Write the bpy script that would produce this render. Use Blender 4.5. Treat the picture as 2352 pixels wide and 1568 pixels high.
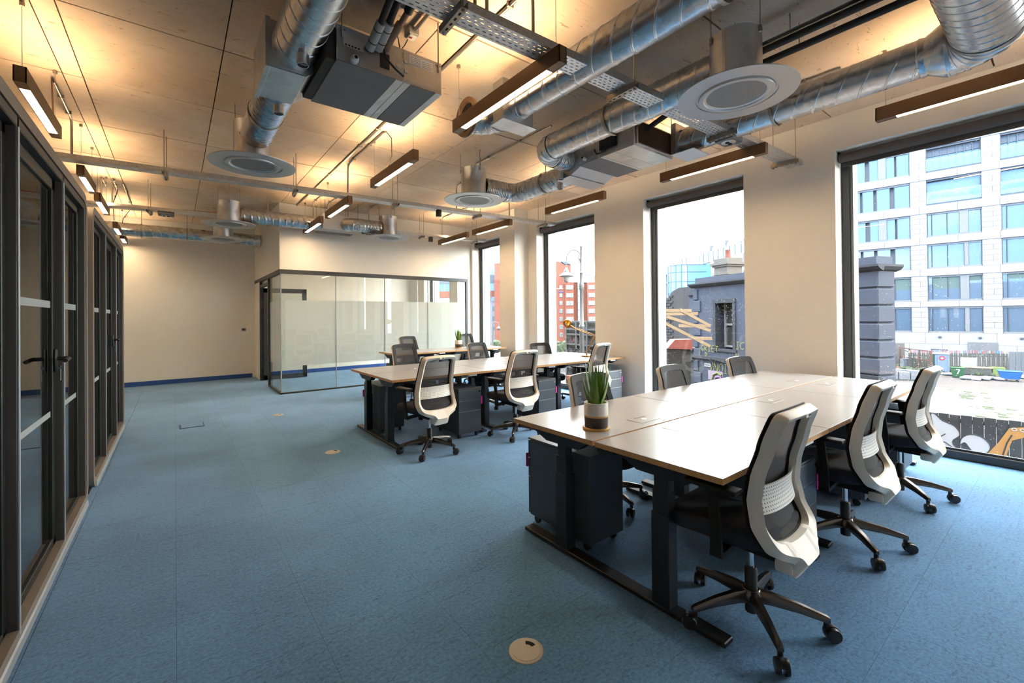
import bpy, bmesh, math, random
from mathutils import Vector, Matrix
from math import pi, sin, cos, radians

random.seed(7)
for _o in list(bpy.data.objects):
    bpy.data.objects.remove(_o)
SC = bpy.context.scene
COL = SC.collection

# ------------------------------------------------------------------ camera, world, sun, exposure
CAMZ = 1.38
cam_d = bpy.data.cameras.new('camera')
cam = bpy.data.objects.new('camera', cam_d)
COL.objects.link(cam)
cam_d.sensor_width = 36.0
cam_d.lens = 36.0 * 1000.0 / 2352.0
cam_d.shift_y = -63.6 / 2352.0
cam_d.clip_start = 0.02
cam_d.clip_end = 800.0
_yaw, _pit, _rol = radians(37.75), radians(0.33), radians(-0.537)
_f = Vector((sin(_yaw) * cos(_pit), cos(_yaw) * cos(_pit), sin(_pit)))
_r = Vector((cos(_yaw), -sin(_yaw), 0.0))
_u = _r.cross(_f)
_r2 = cos(_rol) * _r + sin(_rol) * _u
_u2 = -sin(_rol) * _r + cos(_rol) * _u
cam.matrix_world = Matrix(((_r2.x, _u2.x, -_f.x, 0.0), (_r2.y, _u2.y, -_f.y, 0.0),
                           (_r2.z, _u2.z, -_f.z, CAMZ), (0, 0, 0, 1)))
SC.camera = cam

EXPOSURE = 0.4
LAMP_DOWN, LAMP_UP = 85.0, 88.0          # emission of the linear lamps
LAMP_COL = (1.0, 0.70, 0.40)
SKY_STRENGTH = 19.0
SUN_STRENGTH = 4.0

vs = SC.view_settings
vs.view_transform = 'Standard'
vs.look = 'None'
vs.gamma = 1.0
vs.exposure = EXPOSURE
vs.use_curve_mapping = False
cy = SC.cycles
cy.use_denoising = True
cy.max_bounces = 9
cy.diffuse_bounces = 5
cy.glossy_bounces = 5
cy.transmission_bounces = 6
cy.transparent_max_bounces = 24
cy.caustics_reflective = False
cy.caustics_refractive = False
cy.sample_clamp_indirect = 6.0
cy.use_adaptive_sampling = True
cy.adaptive_threshold = 0.02


def lin(c):
    if isinstance(c, (int, float)):
        c = (c, c, c)
    out = []
    for v in c[:3]:
        v = v / 255.0
        out.append(v / 12.92 if v <= 0.04045 else ((v + 0.055) / 1.055) ** 2.4)
    return (out[0], out[1], out[2], 1.0)


# sky: overcast towards the street, breaking into blue on the far side of the building
W = bpy.data.worlds.new('sky')
SC.world = W
W.use_nodes = True
nt = W.node_tree
nt.nodes.clear()
N = nt.nodes.new
out = N('ShaderNodeOutputWorld'); bg = N('ShaderNodeBackground')
tc = N('ShaderNodeTexCoord'); sep = N('ShaderNodeSeparateXYZ')
nz = N('ShaderNodeTexNoise'); nz.inputs['Scale'].default_value = 2.6; nz.inputs['Detail'].default_value = 5
nz.inputs['Roughness'].default_value = 0.55
mp = N('ShaderNodeMapping'); mp.inputs['Scale'].default_value = (1, 1, 2.6)
nt.links.new(tc.outputs['Generated'], mp.inputs['Vector'])
nt.links.new(mp.outputs['Vector'], nz.inputs['Vector'])
nt.links.new(tc.outputs['Generated'], sep.inputs['Vector'])
# cloud cover grows towards +X
mx = N('ShaderNodeMapRange'); mx.inputs['From Min'].default_value = -0.75; mx.inputs['From Max'].default_value = 0.15
mx.inputs['To Min'].default_value = -0.12; mx.inputs['To Max'].default_value = 0.75
nt.links.new(sep.outputs['X'], mx.inputs['Value'])
ad = N('ShaderNodeMath'); ad.operation = 'ADD'
nt.links.new(nz.outputs['Fac'], ad.inputs[0]); nt.links.new(mx.outputs['Result'], ad.inputs[1])
rp = N('ShaderNodeValToRGB'); rp.color_ramp.elements[0].position = 0.42; rp.color_ramp.elements[1].position = 0.62
rp.color_ramp.elements[0].color = (0.24, 0.46, 0.88, 1); rp.color_ramp.elements[1].color = (0.86, 0.87, 0.88, 1)
nt.links.new(ad.outputs[0], rp.inputs['Fac'])
nt.links.new(rp.outputs['Color'], bg.inputs['Color'])
bg.inputs['Strength'].default_value = SKY_STRENGTH
nt.links.new(bg.outputs['Background'], out.inputs['Surface'])

sun_d = bpy.data.lights.new('sun', 'SUN')
sun_d.energy = SUN_STRENGTH
sun_d.angle = radians(25)
sun_d.color = (1.0, 0.90, 0.78)
sun = bpy.data.objects.new('sun', sun_d)
COL.objects.link(sun)
# the sun stands behind this building, so it lights the street fronts and never enters the room
sun.rotation_euler = Vector((0.72, 0.22, -0.66)).to_track_quat('-Z', 'Y').to_euler()


# ------------------------------------------------------------------ materials
def newmat(name):
    m = bpy.data.materials.new(name)
    m.use_nodes = True
    t = m.node_tree
    b = t.nodes['Principled BSDF']
    return m, t, b


def mat(name, col, rough=0.5, metal=0.0, spec=0.5, var=0.0, vscale=12.0, bump=0.0, bscale=60.0, coords='Object', aniso=0.0):
    m, t, b = newmat(name)
    c = lin(col)
    b.inputs['Base Color'].default_value = c
    b.inputs['Roughness'].default_value = rough
    b.inputs['Metallic'].default_value = metal
    b.inputs['Specular IOR Level'].default_value = spec
    if var or bump:
        tc = t.nodes.new('ShaderNodeTexCoord')
    if var:
        n = t.nodes.new('ShaderNodeTexNoise'); n.inputs['Scale'].default_value = vscale; n.inputs['Detail'].default_value = 6
        t.links.new(tc.outputs[coords], n.inputs['Vector'])
        r = t.nodes.new('ShaderNodeValToRGB')
        r.color_ramp.elements[0].position = 0.3; r.color_ramp.elements[1].position = 0.7
        r.color_ramp.elements[0].color = tuple(max(0, x * (1 - var)) for x in c[:3]) + (1,)
        r.color_ramp.elements[1].color = tuple(min(1, x * (1 + var)) for x in c[:3]) + (1,)
        t.links.new(n.outputs['Fac'], r.inputs['Fac'])
        t.links.new(r.outputs['Color'], b.inputs['Base Color'])
    if bump:
        n2 = t.nodes.new('ShaderNodeTexNoise'); n2.inputs['Scale'].default_value = bscale; n2.inputs['Detail'].default_value = 3
        t.links.new(tc.outputs[coords], n2.inputs['Vector'])
        bp = t.nodes.new('ShaderNodeBump'); bp.inputs['Strength'].default_value = bump; bp.inputs['Distance'].default_value = 0.004
        t.links.new(n2.outputs['Fac'], bp.inputs['Height'])
        t.links.new(bp.outputs['Normal'], b.inputs['Normal'])
    return m


def glass(name, tint=(0.93, 0.97, 0.96), refl=1.0, rough=0.0, specks=False):
    """thin pane: transparent for light, mirror by Fresnel"""
    m, t, b = newmat(name)
    t.nodes.remove(b)
    o = t.nodes['Material Output']
    tr = t.nodes.new('ShaderNodeBsdfTransparent'); tr.inputs['Color'].default_value = tint + (1,)
    gl = t.nodes.new('ShaderNodeBsdfGlossy'); gl.inputs['Roughness'].default_value = rough
    fr = t.nodes.new('ShaderNodeFresnel')
    # the same index whichever side of the sheet is met, so a thin pane never turns into a mirror from within
    ge = t.nodes.new('ShaderNodeNewGeometry')
    ir = t.nodes.new('ShaderNodeMapRange'); ir.inputs['To Min'].default_value = 1.5; ir.inputs['To Max'].default_value = 1 / 1.5
    t.links.new(ge.outputs['Backfacing'], ir.inputs['Value']); t.links.new(ir.outputs['Result'], fr.inputs['IOR'])
    mu = t.nodes.new('ShaderNodeMath'); mu.operation = 'MULTIPLY'; mu.inputs[1].default_value = refl
    t.links.new(fr.outputs['Fac'], mu.inputs[0])
    mx = t.nodes.new('ShaderNodeMixShader')
    t.links.new(mu.outputs[0], mx.inputs['Fac'])
    t.links.new(tr.outputs[0], mx.inputs[1]); t.links.new(gl.outputs[0], mx.inputs[2])
    if specks:            # dried rain spots
        ge2 = t.nodes.new('ShaderNodeTexVoronoi'); ge2.inputs['Scale'].default_value = 34.0
        t.links.new(ge.outputs['Position'], ge2.inputs['Vector'])
        nz2 = t.nodes.new('ShaderNodeTexNoise'); nz2.inputs['Scale'].default_value = 1.3
        t.links.new(ge.outputs['Position'], nz2.inputs['Vector'])
        th = t.nodes.new('ShaderNodeMath'); th.operation = 'MULTIPLY'; th.inputs[1].default_value = 0.22
        t.links.new(nz2.outputs['Fac'], th.inputs[0])
        lt = t.nodes.new('ShaderNodeMath'); lt.operation = 'LESS_THAN'
        t.links.new(ge2.outputs['Distance'], lt.inputs[0]); t.links.new(th.outputs[0], lt.inputs[1])
        fm = t.nodes.new('ShaderNodeMath'); fm.operation = 'MULTIPLY'; fm.inputs[1].default_value = 0.30
        t.links.new(lt.outputs[0], fm.inputs[0])
        df = t.nodes.new('ShaderNodeBsdfTranslucent'); df.inputs['Color'].default_value = (0.28, 0.28, 0.28, 1)
        m2 = t.nodes.new('ShaderNodeMixShader')
        t.links.new(fm.outputs[0], m2.inputs['Fac']); t.links.new(mx.outputs[0], m2.inputs[1]); t.links.new(df.outputs[0], m2.inputs[2])
        mx = m2
    t.links.new(mx.outputs[0], o.inputs['Surface'])
    return m


def emis(name, col, strength):
    m, t, b = newmat(name)
    b.inputs['Base Color'].default_value = (0.8, 0.8, 0.8, 1)
    b.inputs['Emission Color'].default_value = tuple(col) + (1,)
    b.inputs['Emission Strength'].default_value = strength
    return m


def carpet_mat():
    m, t, b = newmat('blue_carpet')
    L = t.links.new
    g = t.nodes.new('ShaderNodeNewGeometry')
    oi = t.nodes.new('ShaderNodeObjectInfo')
    def noise(scale, detail=2, dist=0.0, vec=None, sc=None):
        n = t.nodes.new('ShaderNodeTexNoise'); n.inputs['Scale'].default_value = scale; n.inputs['Detail'].default_value = detail
        n.inputs['Distortion'].default_value = dist
        if sc:
            mp = t.nodes.new('ShaderNodeMapping'); mp.inputs['Scale'].default_value = sc
            L(g.outputs['Position'], mp.inputs['Vector']); L(mp.outputs['Vector'], n.inputs['Vector'])
        else:
            L(g.outputs['Position'], n.inputs['Vector'])
        return n.outputs['Fac']
    def madd(a, k, c):
        m_ = t.nodes.new('ShaderNodeMath'); m_.operation = 'MULTIPLY_ADD'; m_.inputs[1].default_value = k
        L(a, m_.inputs[0])
        if isinstance(c, float): m_.inputs[2].default_value = c
        else: L(c, m_.inputs[2])
        return m_.outputs[0]
    pile = noise(300, 2)                                  # loops of the pile
    mott = noise(70, 4)                                   # heathered yarn
    soft = noise(1.6, 3)                                  # worn patches
    wav = noise(1.0, 3, 1.4, sc=(15.0, 62.0, 1))           # short wavy tufted lines running along X
    ln = t.nodes.new('ShaderNodeValToRGB'); q = ln.color_ramp.elements
    q[0].position = 0.355; q[0].color = (0, 0, 0, 1); q[1].position = 0.43; q[1].color = (1, 1, 1, 1)
    L(wav, ln.inputs['Fac'])
    fac = madd(pile, 0.30, madd(mott, 0.45, madd(soft, 0.25, madd(oi.outputs['Random'], 0.02, madd(ln.outputs['Color'], 0.09, -0.09)))))
    mixn = fac
    r = t.nodes.new('ShaderNodeValToRGB')
    e = r.color_ramp.elements
    e[0].position = 0.32; e[0].color = CARPET_D
    e[1].position = 0.68; e[1].color = CARPET_L
    L(fac, r.inputs['Fac'])
    L(r.outputs['Color'], b.inputs['Base Color'])
    b.inputs['Roughness'].default_value = 0.95
    b.inputs['Specular IOR Level'].default_value = 0.15
    b.inputs['Sheen Weight'].default_value = 0.25
    b.inputs['Sheen Roughness'].default_value = 0.6
    bp = t.nodes.new('ShaderNodeBump'); bp.inputs['Strength'].default_value = 0.55; bp.inputs['Distance'].default_value = 0.006
    L(mixn, bp.inputs['Height']); L(bp.outputs['Normal'], b.inputs['Normal'])
    return m


def concrete_mat():
    m, t, b = newmat('board_marked_concrete')
    L = t.links.new
    g = t.nodes.new('ShaderNodeNewGeometry'); oi = t.nodes.new('ShaderNodeObjectInfo')
    n1 = t.nodes.new('ShaderNodeTexNoise'); n1.inputs['Scale'].default_value = 1.1; n1.inputs['Detail'].default_value = 7; n1.inputs['Roughness'].default_value = 0.6
    L(g.outputs['Position'], n1.inputs['Vector'])
    mp = t.nodes.new('ShaderNodeMapping'); mp.inputs['Scale'].default_value = (9.0, 34.0, 1)
    L(g.outputs['Position'], mp.inputs['Vector'])
    n2 = t.nodes.new('ShaderNodeTexNoise'); n2.inputs['Scale'].default_value = 1.0; n2.inputs['Detail'].default_value = 3; n2.inputs['Distortion'].default_value = 1.2
    L(mp.outputs['Vector'], n2.inputs['Vector'])
    r1 = t.nodes.new('ShaderNodeValToRGB')
    r1.color_ramp.elements[0].position = 0.30; r1.color_ramp.elements[0].color = CONC_D
    r1.color_ramp.elements[1].position = 0.72; r1.color_ramp.elements[1].color = CONC_L
    L(n1.outputs['Fac'], r1.inputs['Fac'])
    # small dark streaks and blow-holes
    r2 = t.nodes.new('ShaderNodeValToRGB')
    r2.color_ramp.elements[0].position = 0.27; r2.color_ramp.elements[0].color = (0.45, 0.36, 0.26, 1)
    r2.color_ramp.elements[1].position = 0.36; r2.color_ramp.elements[1].color = (1, 1, 1, 1)
    L(n2.outputs['Fac'], r2.inputs['Fac'])
    mu = t.nodes.new('ShaderNodeMixRGB'); mu.blend_type = 'MULTIPLY'; mu.inputs['Fac'].default_value = 0.8
    L(r1.outputs['Color'], mu.inputs[1]); L(r2.outputs['Color'], mu.inputs[2])
    hs = t.nodes.new('ShaderNodeHueSaturation')
    mr = t.nodes.new('ShaderNodeMapRange'); mr.inputs['To Min'].default_value = 0.9; mr.inputs['To Max'].default_value = 1.07
    L(oi.outputs['Random'], mr.inputs['Value']); L(mr.outputs['Result'], hs.inputs['Value'])
    L(mu.outputs[0], hs.inputs['Color'])
    L(hs.outputs['Color'], b.inputs['Base Color'])
    b.inputs['Roughness'].default_value = 0.8
    b.inputs['Specular IOR Level'].default_value = 0.25
    bp = t.nodes.new('ShaderNodeBump'); bp.inputs['Strength'].default_value = 0.15; bp.inputs['Distance'].default_value = 0.01
    L(n2.outputs['Fac'], bp.inputs['Height']); L(bp.outputs['Normal'], b.inputs['Normal'])
    return m


def galv_mat(name, base=(0.62, 0.63, 0.64), rough=0.26, spangle=26):
    m, t, b = newmat(name)
    L = t.links.new
    tc = t.nodes.new('ShaderNodeTexCoord')
    v = t.nodes.new('ShaderNodeTexVoronoi'); v.inputs['Scale'].default_value = spangle
    L(tc.outputs['Object'], v.inputs['Vector'])
    r = t.nodes.new('ShaderNodeValToRGB')
    r.color_ramp.elements[0].color = tuple(x * 0.84 for x in base) + (1,)
    r.color_ramp.elements[1].color = tuple(min(1, x * 1.12) for x in base) + (1,)
    L(v.outputs['Color'], r.inputs['Fac'])
    L(r.outputs['Color'], b.inputs['Base Color'])
    n = t.nodes.new('ShaderNodeTexNoise'); n.inputs['Scale'].default_value = 5
    L(tc.outputs['Object'], n.inputs['Vector'])
    mr = t.nodes.new('ShaderNodeMapRange'); mr.inputs['To Min'].default_value = rough - 0.06; mr.inputs['To Max'].default_value = rough + 0.1
    L(n.outputs['Fac'], mr.inputs['Value']); L(mr.outputs['Result'], b.inputs['Roughness'])
    b.inputs['Metallic'].default_value = 1.0
    return m


def mesh_mat(name, col, alpha):
    """woven see-through cloth"""
    m, t, b = newmat(name)
    o = t.nodes['Material Output']
    b.inputs['Base Color'].default_value = lin(col); b.inputs['Roughness'].default_value = 0.8
    tr = t.nodes.new('ShaderNodeBsdfTransparent'); mx = t.nodes.new('ShaderNodeMixShader'); mx.inputs['Fac'].default_value = alpha
    t.links.new(tr.outputs[0], mx.inputs[1]); t.links.new(b.outputs[0], mx.inputs[2]); t.links.new(mx.outputs[0], o.inputs['Surface'])
    return m


def dots_mat(name, col, dot, k, coords=(0, 2)):
    """moulded plastic with rows of small round holes"""
    m, t, b = newmat(name)
    L = t.links.new
    tc = t.nodes.new('ShaderNodeTexCoord'); sp = t.nodes.new('ShaderNodeSeparateXYZ')
    L(tc.outputs['Object'], sp.inputs['Vector'])
    a, c = sp.outputs[coords[0]], sp.outputs[coords[1]]
    def wave(o1, o2, sgn):
        s = t.nodes.new('ShaderNodeMath'); s.operation = 'MULTIPLY_ADD'; s.inputs[1].default_value = sgn
        L(o1, s.inputs[0]); L(o2, s.inputs[2])
        q = t.nodes.new('ShaderNodeMath'); q.operation = 'MULTIPLY'; q.inputs[1].default_value = k
        L(s.outputs[0], q.inputs[0])
        z = t.nodes.new('ShaderNodeMath'); z.operation = 'SINE'; L(q.outputs[0], z.inputs[0])
        return z.outputs[0]
    p = t.nodes.new('ShaderNodeMath'); p.operation = 'MULTIPLY'
    L(wave(a, c, 1), p.inputs[0]); L(wave(a, c, -1), p.inputs[1])
    gt = t.nodes.new('ShaderNodeMath'); gt.operation = 'GREATER_THAN'; gt.inputs[1].default_value = 0.62
    L(p.outputs[0], gt.inputs[0])
    mx = t.nodes.new('ShaderNodeMixRGB'); mx.inputs[1].default_value = lin(col); mx.inputs[2].default_value = lin(dot)
    L(gt.outputs[0], mx.inputs['Fac']); L(mx.outputs[0], b.inputs['Base Color'])
    b.inputs['Roughness'].default_value = 0.45
    return m


CARPET_D = lin((42, 84, 124)); CARPET_L = lin((88, 150, 200))
CONC_D = lin((198, 172, 144)); CONC_L = lin((232, 210, 184))

M = {}
M['carpet'] = carpet_mat()
M['concrete'] = concrete_mat()
M['joint'] = mat('dark_joint', (70, 58, 44), 0.9)
M['joint_blue'] = mat('carpet_joint', (26, 48, 74), 0.95)
M['wall'] = mat('white_painted_plaster', (236, 230, 218), 0.7, var=0.015, vscale=3, bump=0.05, bscale=180)
M['white'] = mat('white_paint', (238, 238, 236), 0.6)
M['blue_skirt'] = mat('blue_skirting_paint', (30, 72, 140), 0.5, var=0.05)
M['frame'] = mat('dark_grey_aluminium', (58, 60, 62), 0.42, 0.3)
M['frame_l'] = mat('grey_aluminium', (112, 118, 118), 0.4, 0.3)
M['black_frame'] = mat('black_metal_frame', (30, 32, 34), 0.45, 0.2)
M['pane'] = glass('window_glass', (0.95, 0.975, 0.97), 0.7, 0.0, True)
M['pane_in'] = glass('partition_glass', (0.965, 0.99, 0.975))
M['pane_pod'] = glass('booth_glass', (0.72, 0.78, 0.78), 1.25)
M['blind'] = mat('charcoal_blind_fabric', (74, 72, 72), 0.8)
M['bronze'] = mat('bronze_lamp_housing', (112, 86, 62), 0.45, 0.45, var=0.06)
M['lamp_down'] = emis('lamp_diffuser', LAMP_COL, LAMP_DOWN)
M['lamp_up'] = emis('lamp_uplight', LAMP_COL, LAMP_UP)
M['galv'] = galv_mat('galvanised_duct')
M['galv_flat'] = galv_mat('galvanised_sheet', (0.58, 0.58, 0.58), 0.36, 9)
M['tray'] = galv_mat('galvanised_tray', (0.66, 0.66, 0.66), 0.4, 60)
M['diff'] = mat('satin_aluminium_plate', (196, 196, 196), 0.38, 0.75)
M['fcu'] = mat('grey_foil_panel', (112, 112, 114), 0.6, 0.4, var=0.05, bump=0.15, bscale=240)
M['lag'] = mat('black_lagging', (34, 32, 32), 0.7, bump=0.2, bscale=40)
M['lag_w'] = mat('pale_pipe_insulation', (186, 182, 176), 0.7)
M['rod'] = mat('zinc_rod', (168, 160, 146), 0.35, 0.85)
M['conduit'] = mat('galvanised_conduit', (190, 182, 168), 0.3, 0.9)
M['cable'] = mat('brown_cable', (72, 52, 36), 0.6)
M['red'] = mat('red_cable', (176, 30, 26), 0.5)
M['black_pl'] = mat('black_plastic', (24, 24, 26), 0.5)
M['white_pl'] = mat('white_plastic', (232, 230, 226), 0.4)
M['pod_shell'] = mat('bronze_grey_shell', (124, 114, 104), 0.55, 0.15, var=0.04, bump=0.1, bscale=200)
M['pod_front'] = mat('booth_dark_bronze', (66, 62, 58), 0.5, 0.2)
M['pod_frame'] = mat('booth_black_frame', (30, 34, 32), 0.4, 0.2)
M['pod_edge'] = mat('booth_grey_edge', (166, 172, 176), 0.4, 0.4)
M['pod_in'] = mat('booth_felt', (52, 54, 56), 0.95)
M['pink'] = mat('pink_seat_cloth', (206, 44, 84), 0.85)
M['stripe'] = mat('white_glass_stripe', (150, 158, 160), 0.6)
M['desk'] = mat('taupe_linoleum', (166, 163, 164), 0.26, 0.0, 0.75, var=0.02, vscale=40)
M['ply'] = mat('plywood_edge', (196, 146, 88), 0.5, var=0.12, vscale=60)
M['steel_d'] = mat('black_powder_coat', (27, 31, 38), 0.42, 0.1, 0.4, var=0.06, vscale=90, bump=0.08, bscale=400)
M['ped'] = mat('graphite_steel', (62, 70, 78), 0.42, 0.15, 0.45, var=0.05, vscale=120, bump=0.08, bscale=400)
M['chair_w'] = mat('ivory_chair_plastic', (234, 222, 204), 0.42)
M['chair_dots'] = dots_mat('perforated_ivory_plastic', (226, 218, 206), (70, 66, 60), 210)
M['chair_k'] = mat('black_chair_plastic', (24, 22, 22), 0.6, 0.0, 0.25)
M['chair_mesh'] = mesh_mat('charcoal_mesh', (38, 35, 35), 0.86)
M['seat'] = mat('navy_black_seat_cloth', (30, 33, 42), 0.9, bump=0.2, bscale=300)
M['base'] = mat('dark_polished_aluminium', (96, 88, 84), 0.24, 0.9)
M['wheel'] = mat('caster_rubber', (26, 25, 26), 0.35)
M['tag'] = mat('pink_tag', (228, 44, 150), 0.5)
M['chrome'] = mat('chrome', (215, 215, 215), 0.15, 1.0)
M['brass'] = mat('brushed_brass', (176, 118, 40), 0.28, 0.95)
M['pot'] = mat('white_ceramic', (232, 226, 216), 0.5)
M['pot_k'] = mat('charcoal_ceramic', (66, 60, 56), 0.7)
M['wood'] = mat('light_oak', (206, 154, 84), 0.5, var=0.1, vscale=40)
M['leaf'] = mat('succulent_leaf', (104, 138, 62), 0.45, var=0.3, vscale=26)
M['pebble'] = mat('gravel_top', (170, 140, 100), 0.7, var=0.35, vscale=220)
M['floorbox'] = mat('steel_floor_box', (178, 172, 162), 0.5, 0.3, var=0.06, vscale=180)
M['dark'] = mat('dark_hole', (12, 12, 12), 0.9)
M['slot'] = mat('walnut_slot', (74, 54, 40), 0.5)


# ------------------------------------------------------------------ geometry helpers
class MB:
    """collects shapes into one bmesh"""
    def __init__(self):
        self.bm = bmesh.new()
        self.mi = 0

    def _mat(self, faces):
        for f in faces:
            f.material_index = self.mi

    def box(self, lo, hi, bev=0.0, rot=None, piv=None, seg=1):
        lo = Vector(lo); hi = Vector(hi)
        c = (lo + hi) / 2; s = hi - lo
        before = set(self.bm.faces) if (bev or self.mi) else None
        g = bmesh.ops.create_cube(self.bm, size=1.0, matrix=Matrix.Translation(c) @ Matrix.Diagonal((s.x, s.y, s.z, 1)))
        vs_ = g['verts']
        if bev:
            es = list({e for v in vs_ for e in v.link_edges})
            bmesh.ops.bevel(self.bm, geom=es, offset=bev, segments=seg, profile=0.5, affect='EDGES')
        if before is not None:
            new = [f for f in self.bm.faces if f not in before]
            self._mat(new)
            vs_ = list({v for f in new for v in f.verts})
        if rot is not None:
            p = Vector(piv) if piv is not None else c
            mtx = Matrix.Translation(p) @ rot.to_4x4() @ Matrix.Translation(-p)
            bmesh.ops.transform(self.bm, matrix=mtx, verts=vs_)
        return self

    def poly(self, pts):
        vs_ = [self.bm.verts.new(p) for p in pts]
        f = self.bm.faces.new(vs_)
        f.material_index = self.mi
        return f

    def prism(self, pts, vec):
        """closed prism: polygon pts swept along vec"""
        vec = Vector(vec)
        a = [self.bm.verts.new(Vector(p)) for p in pts]
        b = [self.bm.verts.new(Vector(p) + vec) for p in pts]
        n = len(pts)
        fs = [self.bm.faces.new(list(reversed(a))), self.bm.faces.new(b)]
        for i in range(n):
            j = (i + 1) % n
            fs.append(self.bm.faces.new((a[i], a[j], b[j], b[i])))
        self._mat(fs)
        return self

    def rings(self, rings, cap0=True, cap1=True, closed=False):
        R = [[self.bm.verts.new(p) for p in r] for r in rings]
        n = len(R[0]); fs = []
        K = len(R)
        for i in range(K if closed else K - 1):
            A, B = R[i], R[(i + 1) % K]
            for k in range(n):
                l = (k + 1) % n
                fs.append(self.bm.faces.new((A[k], A[l], B[l], B[k])))
        if not closed:
            if cap0: fs.append(self.bm.faces.new(list(reversed(R[0]))))
            if cap1: fs.append(self.bm.faces.new(R[-1]))
        self._mat(fs)
        return self

    def tube(self, pts, r, n=10, cap=True, up=None):
        """round tube through pts, r a number or one per point"""
        P = [Vector(p) for p in pts]
        rr = r if isinstance(r, (list, tuple)) else [r] * len(P)
        rings = []
        prev = None
        for i, p in enumerate(P):
            if i == 0: d = P[1] - P[0]
            elif i == len(P) - 1: d = P[-1] - P[-2]
            else: d = (P[i + 1] - P[i]).normalized() + (P[i] - P[i - 1]).normalized()
            d.normalize()
            if prev is None:
                u0 = Vector(up) if up else (Vector((0, 0, 1)) if abs(d.z) < 0.9 else Vector((1, 0, 0)))
                a = d.cross(u0).normalized()
            else:
                a = (prev - d * prev.dot(d)).normalized()
            prev = a
            b = d.cross(a)
            k = 1.0
            if 0 < i < len(P) - 1:
                c_ = (P[i + 1] - P[i]).normalized().dot(d)
                k = 1.0
            rings.append([p + (a * cos(2 * pi * q / n) + b * sin(2 * pi * q / n)) * rr[i] * k for q in range(n)])
        return self.rings(rings, cap, cap)

    def lathe(self, prof, c=(0, 0, 0), n=24, axis='z', cap=True):
        rings = []
        c = Vector(c)
        for (r, h) in prof:
            ring = []
            for q in range(n):
                a = 2 * pi * q / n
                if axis == 'z': v = Vector((r * cos(a), r * sin(a), h))
                elif axis == 'x': v = Vector((h, r * cos(a), r * sin(a)))
                else: v = Vector((r * sin(a), h, r * cos(a)))
                ring.append(c + v)
            rings.append(ring)
        return self.rings(rings, cap and prof[0][0] > 1e-6, cap and prof[-1][0] > 1e-6)

    def bar(self, a, b, w, h, up=(0, 0, 1)):
        """rectangular bar from a to b"""
        a = Vector(a); b = Vector(b); d = (b - a).normalized()
        u = Vector(up)
        s = d.cross(u)
        if s.length < 1e-5: s = d.cross(Vector((1, 0, 0)))
        s.normalize(); u = s.cross(d)
        ring = lambda p: [p + s * w / 2 + u * h / 2, p - s * w / 2 + u * h / 2, p - s * w / 2 - u * h / 2, p + s * w / 2 - u * h / 2]
        return self.rings([ring(a), ring(b)])

    def mesh(self, name, mats, smooth=None):
        bmesh.ops.remove_doubles(self.bm, verts=self.bm.verts, dist=1e-6)
        bmesh.ops.recalc_face_normals(self.bm, faces=self.bm.faces)
        me = bpy.data.meshes.new(name)
        self.bm.to_mesh(me)
        self.bm.free()
        for m in (mats if isinstance(mats, (list, tuple)) else [mats]):
            me.materials.append(M[m] if isinstance(m, str) else m)
        if smooth:
            me.shade_smooth()
            me.set_sharp_from_angle(angle=radians(smooth))
        return me

    def build(self, name, mats, parent=None, smooth=None, loc=None):
        return link(name, self.mesh(name, mats, smooth), parent, loc)


def link(name, data, parent=None, loc=None):
    o = bpy.data.objects.new(name, data)
    COL.objects.link(o)
    if parent is not None: o.parent = parent
    if loc is not None: o.location = loc
    return o


def thing(name, label, cat, loc=(0, 0, 0), rz=0.0, group=None):
    o = link(name, None, None, loc)
    o.empty_display_size = 0.1
    o.rotation_euler = (0, 0, rz)
    o['label'] = label; o['category'] = cat
    if group: o['group'] = group
    return o


def tag(o, label, cat, group=None):
    o['label'] = label; o['category'] = cat
    if group: o['group'] = group
    return o


def struct(o):
    o['kind'] = 'structure'
    return o


def stuff(o):
    o['kind'] = 'stuff'
    return o


def sroot(name, loc=(0, 0, 0)):
    o = link(name, None, None, loc)
    o['kind'] = 'structure'
    return o


def dup(root, loc, rz=0.0, label=None, group=None, lift=None):
    kids = {}
    r = root.copy(); COL.objects.link(r)
    r.location = loc; r.rotation_euler = (0, 0, rz)
    if label: r['label'] = label
    if group: r['group'] = group
    stack = [(root, r)]
    while stack:
        a, b = stack.pop()
        for ch in list(a.children):
            c = ch.copy(); COL.objects.link(c); c.parent = b
            stack.append((ch, c))
    return r


def rrect(w, h, r, n=5):
    """rounded rectangle outline in 2D, centred"""
    pts = []
    for cx_, cy_, a0 in ((w / 2 - r, h / 2 - r, 0), (-w / 2 + r, h / 2 - r, 90), (-w / 2 + r, -h / 2 + r, 180), (w / 2 - r, -h / 2 + r, 270)):
        for i in range(n + 1):
            a = radians(a0 + 90 * i / n)
            pts.append((cx_ + r * cos(a), cy_ + r * sin(a)))
    return pts


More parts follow.
